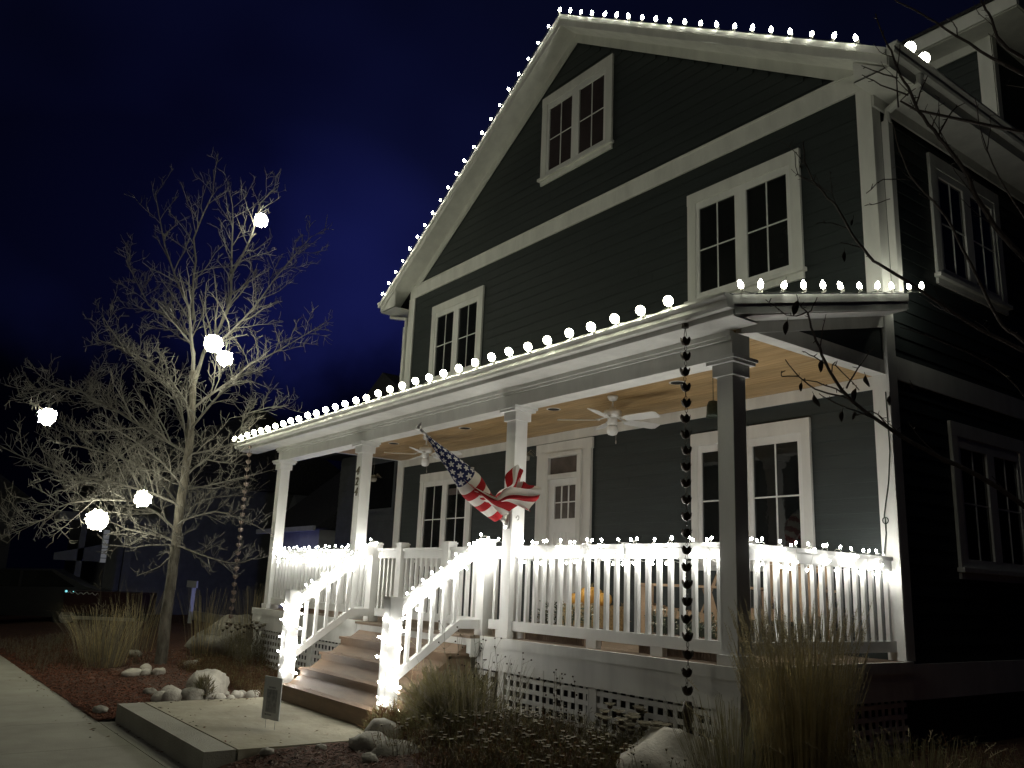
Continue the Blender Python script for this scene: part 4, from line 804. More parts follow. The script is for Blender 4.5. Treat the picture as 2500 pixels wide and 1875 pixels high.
# ------------------------------------------------------------------ yard sign
t = thing('yard_sign', (-3.94,-2.06,PAD), 'small grey yard sign on thin wire legs at the edge of the concrete landing', 'sign', None, math.radians(13))
local('sign_panel', MB().box(-0.14,-0.004,0.085,0.14,0.004,0.475).mesh('sign_panel','sign_face'), t)
b = MB(); b.box(-0.085,-0.0062,0.15,0.085,-0.0045,0.36); b.box(-0.06,-0.0062,0.37,0.05,-0.0045,0.385); b.box(-0.09,-0.0062,0.12,0.02,-0.0045,0.135)
local('print', b.mesh('print','sign_print'), t)
for s in (-1,1): local('wire_leg', MB().tube([(s*0.075,0.006,-0.08),(s*0.075,0.006,0.42)],0.0025,n=5).mesh('wire_leg','steel'), t)

# ------------------------------------------------------------------ rocks
def rock(c, r, label, m='rock', group=None, flat=0.6, amp=0.35, seed=None, el=None, rz=None):
    seed = seed if seed is not None else R.uniform(0,50); z = bed_z(c[0],c[1]) if len(c) < 3 else c[2]
    b = MB(); el = el or R.uniform(0.75,1.1); b.blob((0,0,0),r,r*el,r*flat,18,11,amp,1.5,seed)
    o = put('rock', b.mesh('rock',m,True), None, (c[0],c[1],z+r*flat*0.45), (R.uniform(-.15,.15),R.uniform(-.15,.15),rz if rz is not None else R.uniform(0,6)))
    tag(o, label, 'rock', group or 'rocks in the front garden'); return o
rock((-7.15,-1.62),0.40,'largest pale boulder beside the concrete landing',flat=0.55,amp=0.4,seed=3.0,el=0.62,rz=-0.3)
rock((-6.86,-2.12),0.15,'grey round stone in front of the largest pale boulder',flat=0.8,amp=0.12); rock((-6.75,-1.93),0.155,'brown rough stone in front of the largest pale boulder','grey_rock',flat=0.75,amp=0.3)
rock((-7.02,-2.22),0.12,'stone at the left foot of the largest pale boulder',flat=0.7,amp=0.2); rock((-7.38,-2.02),0.12,'stone leaning on the left side of the largest pale boulder',flat=0.7,amp=0.2)
rock((-6.9,-1.72),0.12,'stone lying against the right side of the largest pale boulder',flat=0.7,amp=0.3); rock((-7.0,-1.48),0.085,'small stone behind the largest pale boulder toward the stairs',flat=0.7)
for x, y, r, l in ((-6.62,-1.63,0.075,'leftmost cobble of the row behind the landing, next to the brown rough stone'),(-6.55,-1.52,0.05,'smallest cobble near the left end of the row behind the landing'),(-6.62,-1.42,0.085,'wide flat cobble in the left half of the row behind the landing'),(-6.50,-1.26,0.09,'biggest round cobble in the middle of the row behind the landing'),(-6.62,-1.18,0.075,'cobble tucked behind the biggest round one of the row'),(-6.44,-1.10,0.075,'cobble just right of the biggest round one of the row'),(-6.60,-1.02,0.07,'long pale cobble at the back of the right half of the row'),(-6.40,-0.97,0.06,'rightmost front cobble of the row, nearest the stairs'),(-6.74,-1.32,0.07,'cobble lying up on the mulch behind the middle of the row'),(-6.76,-1.10,0.06,'small cobble up on the mulch behind the right half of the row'),(-6.55,-0.88,0.055,'tiny white cobble at the right end of the row below the oval stone')):
    rock((x,y),r,l,group='cobbles along the concrete landing',flat=0.78,amp=0.16)
rock((-6.52,-0.72),0.12,'oval stone at the foot of the left stair post',flat=0.7,amp=0.15); rock((-6.75,-0.62),0.11,'dull stone behind the oval stone at the left stair post','grey_rock')
rock((-6.50,-2.62),0.085,'single pale stone at the front left corner of the concrete landing',flat=0.7,amp=0.15); rock((-6.55,-3.0),0.085,'dark stone at the sidewalk edge by the landing','grey_rock'); rock((-7.6,-2.2),0.085,'half sunken grey stone between the red mulch and the large boulder','grey_rock')
rock((-9.55,-1.95),0.16,'flat leftmost stone of the pale pile in front of the tree trunk',flat=0.45,amp=0.2); rock((-9.9,-1.68),0.10,'topmost stone of the pale pile in front of the tree trunk',flat=0.8,amp=0.1); rock((-9.5,-1.78),0.09,'middle stone of the pale pile in front of the tree trunk',flat=0.7); rock((-9.42,-1.62),0.10,'rightmost stone of the pale pile in front of the tree trunk',flat=0.7); rock((-9.8,-1.9),0.085,'back stone of the pale pile in front of the tree trunk')
rock((-9.75,-1.05),0.12,'grey stone just right of the tree trunk','grey_rock',flat=0.7); rock((-11.9,-1.35),0.15,'grey stone in the dry grass left of the tree trunk','grey_rock',flat=0.5)
rock((-11.2,0.15),0.75,'big grey boulder in the bed behind the tree','grey_rock',flat=0.55,amp=0.35,seed=11.0)
rock((-3.02,-1.34,0.18),0.17,'rounded dark stone at the foot of the right stair post','grey_rock',flat=0.8,amp=0.15,seed=5.0)
rock((-2.72,-1.58,0.12),0.23,'broad mossy stone in front of the dry bush','grey_rock',flat=0.55,amp=0.25,seed=8.0); rock((-2.42,-1.52,0.10),0.22,'pale low stone right of the broad mossy stone','grey_rock',flat=0.6,amp=0.25,seed=21.0)
rock((-0.20,-0.42,0.14),0.50,'large tan boulder under the dark rain chain','rock',flat=0.62,amp=0.3,seed=14.0,el=0.8,rz=0.4)
for x, y, r, l in ((-2.2,-1.9,0.07,'pebble in the mulch in front of the dry bush'),(-3.0,-2.45,0.06,'pebble in the mulch right of the landing front edge'),(-2.9,-2.0,0.05,'small pebble in the mulch beside the yard sign')): rock((x,y),r,l,'grey_rock')

# ------------------------------------------------------------------ trees
def grow(b, path, r0, r1, lvl, dens, rnd, up=0.25, maxl=3):
    b.tube(path, r0, r1, n=6 if r0 > 0.03 else (5 if r0 > 0.012 else 3), cap=r0 > 0.012)
    if lvl >= maxl: return
    pts = [Vector(p) for p in path]; seg = [(pts[i+1]-pts[i]).length for i in range(len(pts)-1)]; L = sum(seg)
    n = max(2, int(L*dens)); 
    for k in range(n):
        t = 0.12+0.88*(k+rnd.random())/n; d = t*L; i = 0
        while i < len(seg)-1 and d > seg[i]: d -= seg[i]; i += 1
        p = pts[i].lerp(pts[i+1], min(1, d/max(seg[i],1e-6))); ax = (pts[i+1]-pts[i]).normalized()
        o = ax.orthogonal().normalized(); o.rotate(Matrix.Rotation(rnd.uniform(0,2*PI),3,ax))
        dr = (ax*rnd.uniform(0.5,0.95)+o*rnd.uniform(0.6,1.0)+Vector((0,0,up))).normalized()
        l = L*rnd.uniform(0.16,0.34)*(1.15-0.6*t); l = min(l, 1.15)
        if lvl >= 2: l = rnd.uniform(0.07,0.2)
        q = [p]; m = 4 if lvl < 2 else 2
        for _ in range(m):
            dr = (dr+Vector((rnd.uniform(-.28,.28),rnd.uniform(-.28,.28),rnd.uniform(-.18,.30)))).normalized(); q.append(q[-1]+dr*l/m)
        ra = max(0.0040, (r0+(r1-r0)*t)*0.55); grow(b, q, ra, max(0.0030, ra*0.45), lvl+1, dens*(1.25 if lvl == 0 else 1.5), rnd, up, maxl)
def smooth(path, n=3, wob=0.018):
    """subdivide a limb and wobble it"""
    pts = [Vector(p) for p in path]; out = []
    for i in range(len(pts)-1):
        a = pts[max(i-1,0)]; b_ = pts[i]; c = pts[i+1]; d = pts[min(i+2,len(pts)-1)]
        for k in range(n):
            t = k/n; out.append(0.5*((2*b_)+(c-a)*t+(2*a-5*b_+4*c-d)*t*t+(3*b_-a-3*c+d)*t*t*t)+Vector((R.uniform(-1,1),R.uniform(-1,1),R.uniform(-1,1)))*wob*(1 if i+k else 0))
    return out+[pts[-1]]
tr = thing('bare_tree', (-10.51,-1.30,0.05), 'tall bare tree hung with glowing light balls left of the porch', 'tree')
MB().tube(smooth(TRUNK,4,0.006),0.098,0.058,n=14).build('trunk','bark',tr,True)
rt = random.Random(11)
for i, lim in enumerate(LIMBS):
    if i == 22: continue
    b = MB(); L = sum((Vector(lim[k+1])-Vector(lim[k])).length for k in range(len(lim)-1)); r = 0.012+0.0046*L
    if i in (0,2): r = 0.038
    grow(b, smooth(lim,2), r, 0.007, 0, 5.4 if i < 4 else 9.0, rt, 0.32 if i < 4 else 0.20); b.build('branch','twig_bark',tr)
for k, (p, r) in enumerate(BALLS):
    r *= 0.84
    lb = ('glowing light ball high at the top right of the bare tree','largest glowing light ball in the middle of the bare tree crown','light ball just right of and below the middle one in the crown','light ball at the far left tip of the bare tree','low light ball at the left of the bare tree above the car','light ball hanging close left of the tree trunk')[k]
    t = thing('light_ball', p, lb, 'light ball', 'light balls hung in the bare tree')
    MB().blob(p,r*0.86,r*0.86,r*0.86,20,14,0.14,3.5,k*3.1).build('globe','ball_glow',t,True); b = MB(); b.tube([(p[0],p[1],p[2]+r),(p[0]+0.02,p[1],p[2]+r+0.12),(p[0],p[1],p[2]+r+0.25)],0.004,n=4); b.build('hook','dark_cord',t)
    b = MB()
    for q in range(5):
        ax_ = Vector((R.uniform(-1,1),R.uniform(-1,1),R.uniform(-1,1))).normalized(); o1 = ax_.orthogonal().normalized(); o2 = ax_.cross(o1); b.tube([Vector(p)+(o1*math.cos(a)+o2*math.sin(a))*r for a in [2*PI*i/16 for i in range(17)]],0.003,n=3,cap=False)
    b.build('wire_frame','cord',t); b = MB()
    for q in range(46):
        dv = Vector((R.gauss(0,1),R.gauss(0,1),R.gauss(0,1))).normalized(); b.blob(Vector(p)+dv*r*R.uniform(0.86,1.10),0.009,0.009,0.009,5,4)
    o = b.build('bulb_cluster','ball_glow',t); o['kind'] = 'stuff'
nr = thing('bare_tree', (3.3,-0.6,0.05), 'dark bare tree with a few dead leaves leaning in at the right edge', 'tree')
MB().tube([(3.30,-0.6,0.0),(3.28,-0.62,0.7),(3.22,-0.60,1.4),(3.14,-0.66,2.4),(3.10,-0.7,3.6),(3.05,-0.8,5.0)],0.075,0.035,n=10).build('trunk','dark_bark',nr,True)
rn = random.Random(5)
for path, r in NEAR:
    b = MB(); p = [Vector(q) for q in path]
    if r > 0.0075: p = [Vector((3.2,-0.62,max(1.2,p[0].z-0.5)))]+p
    s = smooth([tuple(q) for q in p],3,0.0035); b.tube(s,r,max(0.0022,r*0.22),n=6)
    for k in range(2,len(s)-1):       # buds and short spurs
        if rn.random() < 0.55:
            d = Vector((rn.uniform(-1,1),rn.uniform(-1,1),rn.uniform(-.5,1))).normalized(); b.tube([s[k],s[k]+d*rn.uniform(0.010,0.035)],0.0032,0.002,n=4)
        if r > 0.006 and rn.random() < 0.22:
            t_ = (s[min(k+1,len(s)-1)]-s[k-1]).normalized(); dv = (t_+Vector((rn.uniform(-1,1),rn.uniform(-1,1),rn.uniform(-.2,1)))*0.8).normalized(); l = rn.uniform(0.10,0.30); q = [s[k]]
            for _ in range(5): dv = (dv+Vector((rn.uniform(-.2,.2),rn.uniform(-.2,.2),rn.uniform(-.1,.25)))).normalized(); q.append(q[-1]+dv*l/5)
            b.tube(q,0.0034,0.0014,n=4)
            for z_ in q[1:]:
                if rn.random() < 0.6: b.tube([z_,z_+Vector((rn.uniform(-1,1),rn.uniform(-1,1),rn.uniform(-.3,1))).normalized()*rn.uniform(0.006,0.05)],0.0022,0.0012,n=3)
    b.build('branch','dark_bark',nr)
for p, s in LEAVES:
    b = MB(); p = Vector(p); d = Vector((rn.uniform(-.5,.5),rn.uniform(-.3,.3),-1)).normalized(); w = d.cross(Vector((0.8,-0.6,0))).normalized(); nrm = d.cross(w)
    n = 6; L_, R_ = [], []
    for k in range(n+1):
        t = k/n; ww = s*0.24*math.sin(PI*min(1,t*0.97+0.03))**0.8; c = p+d*s*t+nrm*s*0.12*math.sin(3*t)
        L_.append(c-w*ww+nrm*ww*0.8); R_.append(c+w*ww+nrm*ww*0.6*math.cos(4*t)); 
        if k: b.quad(L_[k-1],pc,c,L_[k]); b.quad(pc,R_[k-1],R_[k],c)
        pc = c
    b.tube([p,p-d*0.02],0.0015,n=3); b.build('leaf','dead_leaf',nr)

# ------------------------------------------------------------------ grasses and garden plants
def blades(b, c, n, h, spread, lean, w, rnd, k0=0, k1=None, droop=0.25, z0=0.0):
    tips = []
    for _ in range(n):
        a = rnd.uniform(0,2*PI); rr = spread*math.sqrt(rnd.random()); x, y = c[0]+rr*math.cos(a), c[1]+rr*math.sin(a); z = c[2]+z0
        hh = h*rnd.uniform(0.55,1.0); o = Vector((math.cos(a),math.sin(a),0))*(rr/spread*0.8+0.2)*lean*rnd.uniform(0.4,1.2)+Vector((rnd.uniform(-.12,.12),rnd.uniform(-.12,.12),0))*lean
        p0 = Vector((x,y,z)); p1 = p0+o*hh*0.35+Vector((0,0,hh*0.5)); p2 = p0+o*hh*0.8+Vector((0,0,hh*0.86)); p3 = p0+o*hh*(1.15+droop)+Vector((0,0,hh*(1.0-droop*0.5)))
        s = Vector((math.cos(a+1.3),math.sin(a+1.3),0))*w
        b.k = k0 if (k1 is None or rnd.random() < 0.6) else k1
        b.quad(p0-s,p0+s,p1+s*0.8,p1-s*0.8); b.quad(p1-s*0.8,p1+s*0.8,p2+s*0.5,p2-s*0.5); b.quad(p2-s*0.5,p2+s*0.5,p3); tips.append((p2,p3))
    return tips
rg = random.Random(3)
def plumes(b, tips, frac, l0, l1, w, rnd):
    for p2, p3 in tips:
        if rnd.random() > frac: continue
        d = ((p3-p2).normalized()+Vector((0,0,0.5))).normalized(); l = rnd.uniform(l0,l1); s = d.cross(Vector((rnd.uniform(-1,1),rnd.uniform(-1,1),0.2))).normalized(); nseg = 4; pr = p3
        for q in range(int(9)):
            f = q/9; c = p3+d*l*f-Vector((0,0,l*0.10*f*f)); ww = w*math.sin(PI*(f*0.85+0.12)); e = (d*0.6+Vector((rnd.uniform(-1,1),rnd.uniform(-1,1),rnd.uniform(-.4,.6)))).normalized()*ww*2.2; u = e.orthogonal().normalized()*0.0028
            b.quad(c-u,c+u,c+e)
        b.tube([p3,p3+d*l*0.5-Vector((0,0,l*.025)),p3+d*l-Vector((0,0,l*.10))],0.0022,0.001,n=3,cap=False)
def grass(c, n, h, spread, lean, w, label, m=('straw','dry_stem'), plume=0.0, pl=(0.10,0.2), pw=0.012, cat='ornamental grass', droop=0.25):
    z = bed_z(c[0],c[1]); t = thing('ornamental_grass',(c[0],c[1],z),label,cat,'dry ornamental grasses in the garden')
    b = MB(); tips = blades(b,(c[0],c[1],z-0.02),n,h,spread,lean,w,rg,0,1,droop); b.build('blade_clump',list(m),t)
    if plume: b = MB(); plumes(b,tips,plume,pl[0],pl[1],pw,rg); b.build('plume','pale_straw',t)
grass((1.00,-0.66),1250,1.22,0.24,0.13,0.0026,'tall feathery straw grass at the front right corner of the porch',('straw','straw'),0.6,(0.14,0.26),0.010,droop=0.06)
grass((0.55,-0.75),420,0.85,0.22,0.45,0.003,'arching dark grass with pale seed tips beside the tan boulder',('olive_twig','dry_stem'),0.05,(0.12,0.18),0.02)
grass((1.55,-0.45),520,0.75,0.4,0.4,0.003,'low dark grass right of the tall feathery grass',('olive_twig','olive_twig'),0.05,(0.1,0.16),0.016)
for (x, y, h, n, sp, ln, l) in ((-10.9,-2.05,1.15,230,0.30,0.62,'leaning dry grass clump at the left of the tree trunk'),(-11.9,-2.0,1.0,210,0.32,0.7,'leftmost dry grass clump beside the sidewalk'),(-10.8,-0.55,1.40,120,0.26,0.32,'tall dry stalks just right of the tree trunk'),(-10.35,0.1,1.45,150,0.30,0.30,'tall dry stalks between the tree and the porch'),(-10.9,0.95,1.40,130,0.34,0.35,'tall dry stalks beside the pale rain chain'),(-12.6,-1.2,1.3,130,0.40,0.40,'tall dry stalks behind the tree trunk')):
    grass((x,y),n,h,sp,ln,0.0034,l,('dry_stem','straw'))
def stalks(c, n, h, sp, label, name='dry_stalk_plant', m=('dry_stem','dark_seed'), heads=True, lean=0.2, r=0.0035):
    z = bed_z(c[0],c[1]); t = thing(name,(c[0],c[1],z),label,'plant','dry stalks in the garden'); b = MB(); hb = MB()
    for _ in range(n):
        a = rg.uniform(0,2*PI); rr = sp*math.sqrt(rg.random()); p = Vector((c[0]+rr*math.cos(a),c[1]+rr*math.sin(a),z-0.02)); hh = h*rg.uniform(0.6,1.0); d = Vector((rg.uniform(-lean,lean),rg.uniform(-lean,lean),1)).normalized()
        q = [p,p+d*hh*0.5,p+d*hh+Vector((rg.uniform(-.04,.04),rg.uniform(-.04,.04),0))]; b.tube(q,r,r*0.5,n=3,cap=False)
        for k in range(rg.randint(3,7)):
            f = rg.uniform(0.35,1); s = p.lerp(q[2],f); e = Vector((rg.uniform(-1,1),rg.uniform(-1,1),rg.uniform(0.4,1.4))).normalized()*hh*rg.uniform(0.06,0.16); b.tube([s,s+e],r*0.55,r*0.35,n=3,cap=False)
            if heads: hb.blob(s+e,0.009,0.009,0.008,5,4)
    b.build('stem',m[0],t)
    if heads: hb.build('seed_head',m[1],t)
stalks((-11.4,-1.75),16,1.55,0.5,'branching dry weed stalks rising from the leftmost grass clumps',heads=False)
stalks((-2.55,-0.62),9,1.05,0.35,'thin dark seed stalks standing above the dry bush in front of the skirt board')
stalks((-1.75,-0.42),7,0.80,0.3,'short dark seed stalks in front of the lattice middle panel',r=0.0028)
grass((-2.45,-0.70),240,0.85,0.40,0.5,0.0030,'loose dry grass mixed into the olive bush by the stairs',('dry_stem','olive_twig'))
grass((-3.0,-0.62),150,0.70,0.25,0.5,0.0030,'pale loose grass against the right stair post',('straw','dry_stem'))
stalks((-3.62,-0.72),4,1.15,0.1,'pale feathery stalks growing up through the right stair rail',m=('pale_straw','pale_straw'),lean=0.1)
# bush right of the stairs
def bush(c, rx, ry, h, n, label, m, name='shrub', seg=3, tw=0.0032):
    z = bed_z(c[0],c[1]); t = thing(name,(c[0],c[1],z),label,'shrub'); b = MB()
    for _ in range(n):
        a = rg.uniform(0,2*PI); el = rg.uniform(0.12,1.25); rr = rg.uniform(0.55,1.0)
        d = Vector((math.cos(a)*math.cos(el)*rx,math.sin(a)*math.cos(el)*ry,math.sin(el)*h)); p = Vector((c[0]+d.x*0.15+rg.uniform(-.1,.1)*rx,c[1]+d.y*0.15+rg.uniform(-.1,.1)*ry,z)); e = Vector((c[0],c[1],z))+d*rr; mid = p.lerp(e,0.55)+Vector((rg.uniform(-.05,.05),rg.uniform(-.05,.05),0.06))
        b.k = rg.randrange(len(m)); b.tube([p,mid,e],tw,tw*0.4,n=3,cap=False)
        for k in range(5):
            f = rg.uniform(0.4,1.0); s = mid.lerp(e,f); u = (d.normalized()+Vector((rg.uniform(-.9,.9),rg.uniform(-.9,.9),rg.uniform(-.2,.9)))).normalized()*rg.uniform(0.04,0.11); w = u.orthogonal().normalized()*0.0042
            b.quad(s-w,s+w,s+u)
    b.build('foliage',list(m),t); return t
bush((-2.75,-0.78),0.80,0.55,0.72,900,'round dry olive bush at the right foot of the stairs',('olive_twig','dry_stem','olive_twig'))
bush((-3.2,-1.15),0.38,0.3,0.38,420,'small spiky tuft behind the stones at the right stair post',('olive_twig','brown_cover'))
bush((-6.75,-1.80),0.16,0.14,0.30,160,'small green tuft growing on the largest pale boulder',('olive_twig','dry_stem'))
# low covers
def cover(name, label, n, fx, h, m, heads=None, hm='seed_head', hr=0.011, tw=0.0028):
    b = MB()
    for _ in range(n):
        x, y, hs = fx(); z = bed_z(x,y)-0.01; hh = h*hs*rg.uniform(0.5,1.0); p = Vector((x,y,z)); d = Vector((rg.uniform(-.45,.45),rg.uniform(-.45,.45),1)); e = p+d*hh
        b.k = rg.randrange(len(m)); b.tube([p,p.lerp(e,0.5)+Vector((rg.uniform(-.02,.02),rg.uniform(-.02,.02),0)),e],tw,tw*0.5,n=3,cap=False)
        for k in range(3):
            s = p.lerp(e,rg.uniform(0.3,1)); u = Vector((rg.uniform(-1,1),rg.uniform(-1,1),rg.uniform(-.1,.9))).normalized()*rg.uniform(0.02,0.06); w = u.orthogonal().normalized()*0.005; b.quad(s-w,s+u*0.5+w,s+u)
    if heads:
        b.k = len(m)
        for _ in range(heads):
            x, y, hs = fx(); z = bed_z(x,y); hh = h*hs*rg.uniform(0.85,1.15); p = Vector((x,y,z)); e = p+Vector((rg.uniform(-.1,.1),rg.uniform(-.1,.1),hh)); b.k = 0; b.tube([p,e],0.0022,n=3,cap=False)
            b.k = len(m)+1; b.blob(e,hr*0.7,hr*0.7,hr*0.6,6,4); b.k = len(m)
            for k in range(9):
                a = 2*PI*k/9; d = Vector((math.cos(a),math.sin(a),0.55))*hr*1.5; s = Vector((-math.sin(a),math.cos(a),0))*hr*0.5; b.quad(e+d*0.35-s*0.6,e+d*0.35+s*0.6,e+d+s,e+d-s)
    o = b.build(name, list(m)+([hm,'dark_seed'] if heads else [])); tag(o, label, 'ground cover', None, 'stuff'); return o
def patch(x0, x1, y0, y1, f=None):
    def g():
        while True:
            x, y = R.uniform(x0,x1), R.uniform(y0,y1)
            if noise.noise(Vector((x*1.3,y*1.3,4.0)))+0.45 > R.random()*0.6: return x, y, (f(x,y) if f else 1.0)
    return g
cover('dried_flowers','dried daisies with pale seed heads spread in front of the lattice',3000,patch(-2.45,0.35,-1.75,-0.12,lambda x,y: 1.0),0.25,('olive_twig','brown_cover','dry_stem'),330)
cover('ground_cover','low reddish brown groundcover between the tree and the stairs',5200,patch(-10.2,-6.25,-1.25,1.2),0.17,('brown_cover','olive_twig','brown_cover'))
cover('ground_cover','low dark groundcover at the right corner of the house',2200,patch(0.3,3.6,-1.6,2.2),0.30,('olive_twig','brown_cover'))
cover('ground_cover','sparse weeds along the sidewalk edge at far left',1500,patch(-16,-10.6,-3.0,-1.4),0.22,('brown_cover','dry_stem'))
cover('yarrow','flat topped dry yarrow heads near the left end of the porch',700,patch(-10.2,-9.2,-0.5,0.6),0.55,('dry_stem','olive_twig'),60,'dry_stem',0.03)
cover('yarrow','flat topped dry yarrow in front of the right lattice panel',260,patch(-1.5,-0.5,-0.55,-0.2),0.34,('dry_stem','olive_twig'),26,'dry_stem',0.035)

def litter(name, label, n, fx, m, s0, s1):
    b = MB()
    for _ in range(n):
        x, y, z = fx(); l = R.uniform(s0,s1); a = R.uniform(0,2*PI); u = Vector((math.cos(a),math.sin(a),R.uniform(-.1,.25)))*l; w = Vector((-math.sin(a),math.cos(a),R.uniform(-.2,.35)))*l*R.uniform(0.25,0.5); c0 = Vector((x,y,z+0.004)); b.k = R.randrange(len(m))
        b.quad(c0-u,c0-u*0.2+w,c0+u*0.2+Vector((0,0,l*0.2))); b.quad(c0+u*0.2+Vector((0,0,l*0.2)),c0+u,c0+u*0.1-w); b.quad(c0-u,c0+u*0.2+Vector((0,0,l*0.2)),c0+u*0.1-w)
    o = b.build(name,list(m)); tag(o,label,'leaf litter',None,'stuff')
litter('leaf_litter','dry leaves and bits of bark blown onto the landing and the sidewalk',150,lambda: R.choice(((R.uniform(-6.0,-3.15),R.uniform(-2.6,-1.35),PAD),(R.uniform(-6.0,-3.15),-2.64+0.1*R.random()**2,PAD),(-6.05+0.15*R.random()**2,R.uniform(-2.6,-1.3),PAD),(R.uniform(-11,-5),R.uniform(-3.5,-3.1),0.002),(R.uniform(-11,-6.2),-3.12-0.22*R.random()**2,0.002),(R.uniform(-6,-3.2),-3.0+R.random()*0.05,0.0))),('dead_leaf','red_mulch','brown_cover','dry_stem'),0.012,0.032)
litter('leaf_litter','a few dry leaves lying on the brown stair treads',16,lambda: (lambda k: (R.uniform(-5.8,-3.6),-1.0+0.252*k-R.uniform(0.05,0.2),(0.362,0.542,0.722,0.902)[k]))(R.randrange(4)),('dead_leaf','dry_stem'),0.012,0.025)
# ------------------------------------------------------------------ the street beyond, far left
nb = thing('neighbour_house', (-14.0,8.0,0), 'dark clapboard neighbour house seen past the left end of the porch', 'house')
nw = MB().box(-16.74,4.52,0,-11.2,13,4.75).build('wall','neighbour_paint',nb)
me = MB().prism([(4.519,0),(4.495,0),(4.509,0.172)],0,-16.75,-11.19).mesh('siding_board','neighbour_paint')
for k in range(26): put('siding_board', me, nw, (0,0,0.28+k*0.17))
for x0, x1 in ((-15.1,-13.75),):
    w = MB().box(x0-0.1,4.47,3.22,x1+0.1,4.494,3.30).box(x0-0.1,4.475,3.301,x0,4.494,4.42).box(x1,4.475,3.301,x1+0.1,4.494,4.42).box(x0-0.1,4.47,4.421,x1+0.1,4.494,4.52).build('window','neighbour_paint',nb)
    MB().box(x0,4.484,3.301,x1,4.493,4.42).build('pane','glass',w)
MB().prism([(-17.2,4.75),(-10.8,4.75),(-14.0,6.6)],1,4.1,13.4).build('roof','shingle',nb)
nc = thing('neighbour_house', (-18.4,6.5,0), 'low house with a pale wall lit blue behind the left porch posts', 'house')
MB().box(-20.6,4.4,0,-17.2,9.5,2.86).build('wall','pale_neighbour_paint',nc); MB().box(-18.55,4.25,0,-17.2,4.399,2.86).build('wall','pale_neighbour_paint',nc)
MB().prism([(4.0,2.87),(9.9,2.87),(6.8,5.2)],0,-21.0,-16.9).build('roof','shingle',nc); MB().box(-21.0,3.93,2.80,-16.9,3.999,2.93).build('fascia','pale_neighbour_paint',nc)
MB().prism([(-22.6,0),(-20.61,0),(-20.61,2.6),(-22.2,4.2),(-23.6,2.4)],1,5.5,9).build('gable_wing','neighbour_paint',nc)
fl = thing('flood_light', (-18.1,3.75,0.25), 'small blue flood light shining on the low pale house', 'flood light')
MB().lathe([(0.02,-0.2),(0.02,0.0),(0.07,0.03),(0.09,0.10)],10,(-18.1,3.75,0.25)).build('housing','black',fl,True); MB().blob((-18.1,3.75,0.40),0.07,0.07,0.05,10,6).build('lamp','blue_flood',fl,True)
nd = thing('neighbour_house', (-26,1.5,0), 'dark distant house with a pale porch rail behind the low light balls', 'house')
MB().box(-31,0.6,0,-24.5,9,4.4).build('wall','neighbour_paint',nd); MB().prism([(0.0,4.4),(9.6,4.4),(4.8,7.2)],0,-31.5,-24.0).build('roof','shingle',nd)
MB().prism([(-0.95,1.80),(0.30,1.80),(0.30,2.30),(-0.95,2.0)],0,-23.86,-23.80).build('porch_rail','neighbour_paint',nd)
for y, w in ((-0.34,0.16),(0.95,0.22)): MB().box(-23.95,y,0.2,-23.80,y+w,2.95).build('porch_column','neighbour_paint',nd)
c = MB()
for k in range(7): c.box(-23.95,0.31,1.78+k*0.14,-23.80,0.46,1.90+k*0.14)
c.build('porch_column','lamp_strip',nd); MB().box(-24.4,-1.0,2.96,-23.7,2.4,3.2).build('porch_beam','neighbour_paint',nd)
ne = thing('neighbour_house', (-27,-4,0), 'far dark house with one window glowing orange at the left edge', 'house')
MB().box(-31,-6,0,-25.6,-1.9,3.6).build('wall','black',ne); MB().prism([(-6.3,3.6),(-1.6,3.6),(-3.9,5.2)],0,-31.3,-25.2).build('roof','shingle',ne)
w = MB().box(-25.59,-3.02,1.52,-25.55,-2.58,1.56).box(-25.59,-3.02,2.06,-25.55,-2.58,2.10).build('window','black',ne); MB().box(-25.59,-3.0,1.561,-25.57,-2.62,2.059).build('pane','orange_window',w)
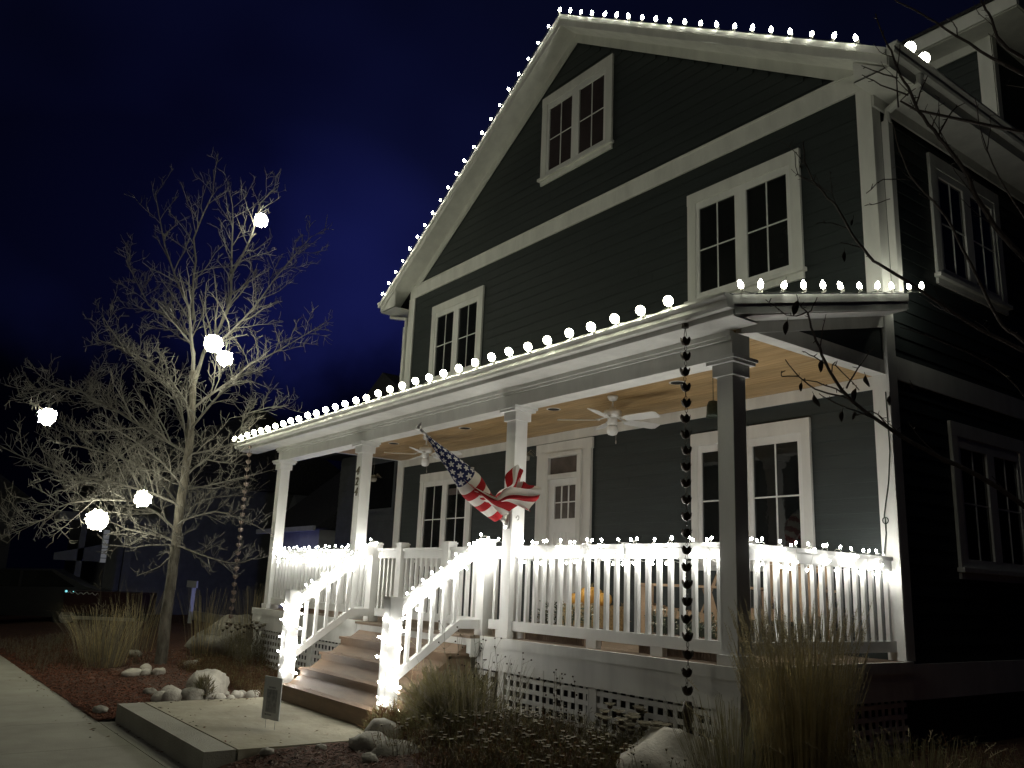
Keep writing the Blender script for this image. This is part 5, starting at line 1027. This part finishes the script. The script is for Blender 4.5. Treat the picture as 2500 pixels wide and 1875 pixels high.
# dark parked car
car = thing('parked_car', (-22.5,-1.9,0), 'black car parked on the dark drive left of the bare tree', 'car', None, math.radians(72))
body = [(-2.2,0.35),(-2.25,0.75),(-2.05,0.98),(-1.1,1.05),(-0.55,1.50),(0.9,1.55),(1.75,1.12),(2.2,1.02),(2.28,0.45),(2.15,0.32)]
local('body', MB().prism([(x,z) for x, z in body],1,-0.88,0.88).mesh('body','car_paint'), car)
gl = MB().prism([(-1.0,1.06),(-0.52,1.46),(0.15,1.48),(0.15,1.06)],1,-0.886,0.886).prism([(0.22,1.06),(0.22,1.48),(0.86,1.50),(1.5,1.10)],1,-0.886,0.886).mesh('window','glass'); local('window', gl, car)
wm = MB().prism([(0.33*math.cos(a),0.33*math.sin(a)) for a in [2*PI*i/18 for i in range(18)]],1,-0.11,0.11).mesh('wheel','tyre'); hm_ = MB().prism([(0.18*math.cos(a),0.18*math.sin(a)) for a in [2*PI*i/12 for i in range(12)]],1,-0.12,0.12).mesh('hub_cap','steel')
for x in (-1.4,1.4):
    for y in (-0.80,0.80): o = local('wheel', wm, car, (x,y,0.33)); local('hub_cap', hm_, o)
for y in (-0.6,0.6): local('headlight', MB().box(-2.262,y-0.2,0.66,-2.20,y+0.2,0.80).mesh('headlight','steel'), car); local('tail_light', MB().box(2.20,y-0.2,0.72,2.275,y+0.2,0.92).mesh('tail_light','red_paint'), car)
local('side_mirror', MB().box(-0.75,-1.05,1.02,-0.6,-0.88,1.16).mesh('side_mirror','car_paint'), car)
o = tag(MB().blob((-20.6,-1.05,1.0),0.032,0.032,0.03,8,5).blob((-20.5,-0.9,1.0),0.016,0.016,0.014,6,4).build('status_light','cyan_glint',None,True),'tiny cyan glint in front of the parked black car','light')  # small glowing blobs put in for a cyan reflection
# dark red trailer with a pale line of script, and the low wall behind the grasses
trl = thing('utility_trailer', (-20.8,0.1,0), 'dark red trailer side behind the dry grass with pale squiggle along its top', 'trailer', None, math.radians(54))
local('box', MB().box(-1.0,-0.5,0.46,1.0,0.5,1.02).mesh('box','red_paint'), trl)
local('stripe', MB().tube([(-0.92+0.045*k,-0.512,0.955+0.03*math.sin(k*1.9)+0.012*math.sin(k*0.7)) for k in range(18)],0.008,n=4).mesh('stripe','sign_face'), trl); local('bumper', MB().box(-1.0,-0.55,0.30,0.9,-0.45,0.38).mesh('bumper','concrete'), trl)
for x in (-0.4,0.5): local('wheel', wm, trl, (x,0.42,0.33))
wl = thing('low_wall', (-16,2.4,0), 'low concrete garden wall in the dark behind the tree', 'wall')
for k in range(9): MB().box(-22.0+k*1.0,2.55,0.0,-21.02+k*1.0,2.75,0.5).build('block','concrete',wl)
tag(MB().box(-19.9,1.9,0.0,-19.84,2.0,1.2).box(-20.3,1.88,1.2,-19.45,1.92,1.38).build('sign_board','sign_face'),'blank pale board on a short post behind the bare tree','sign')
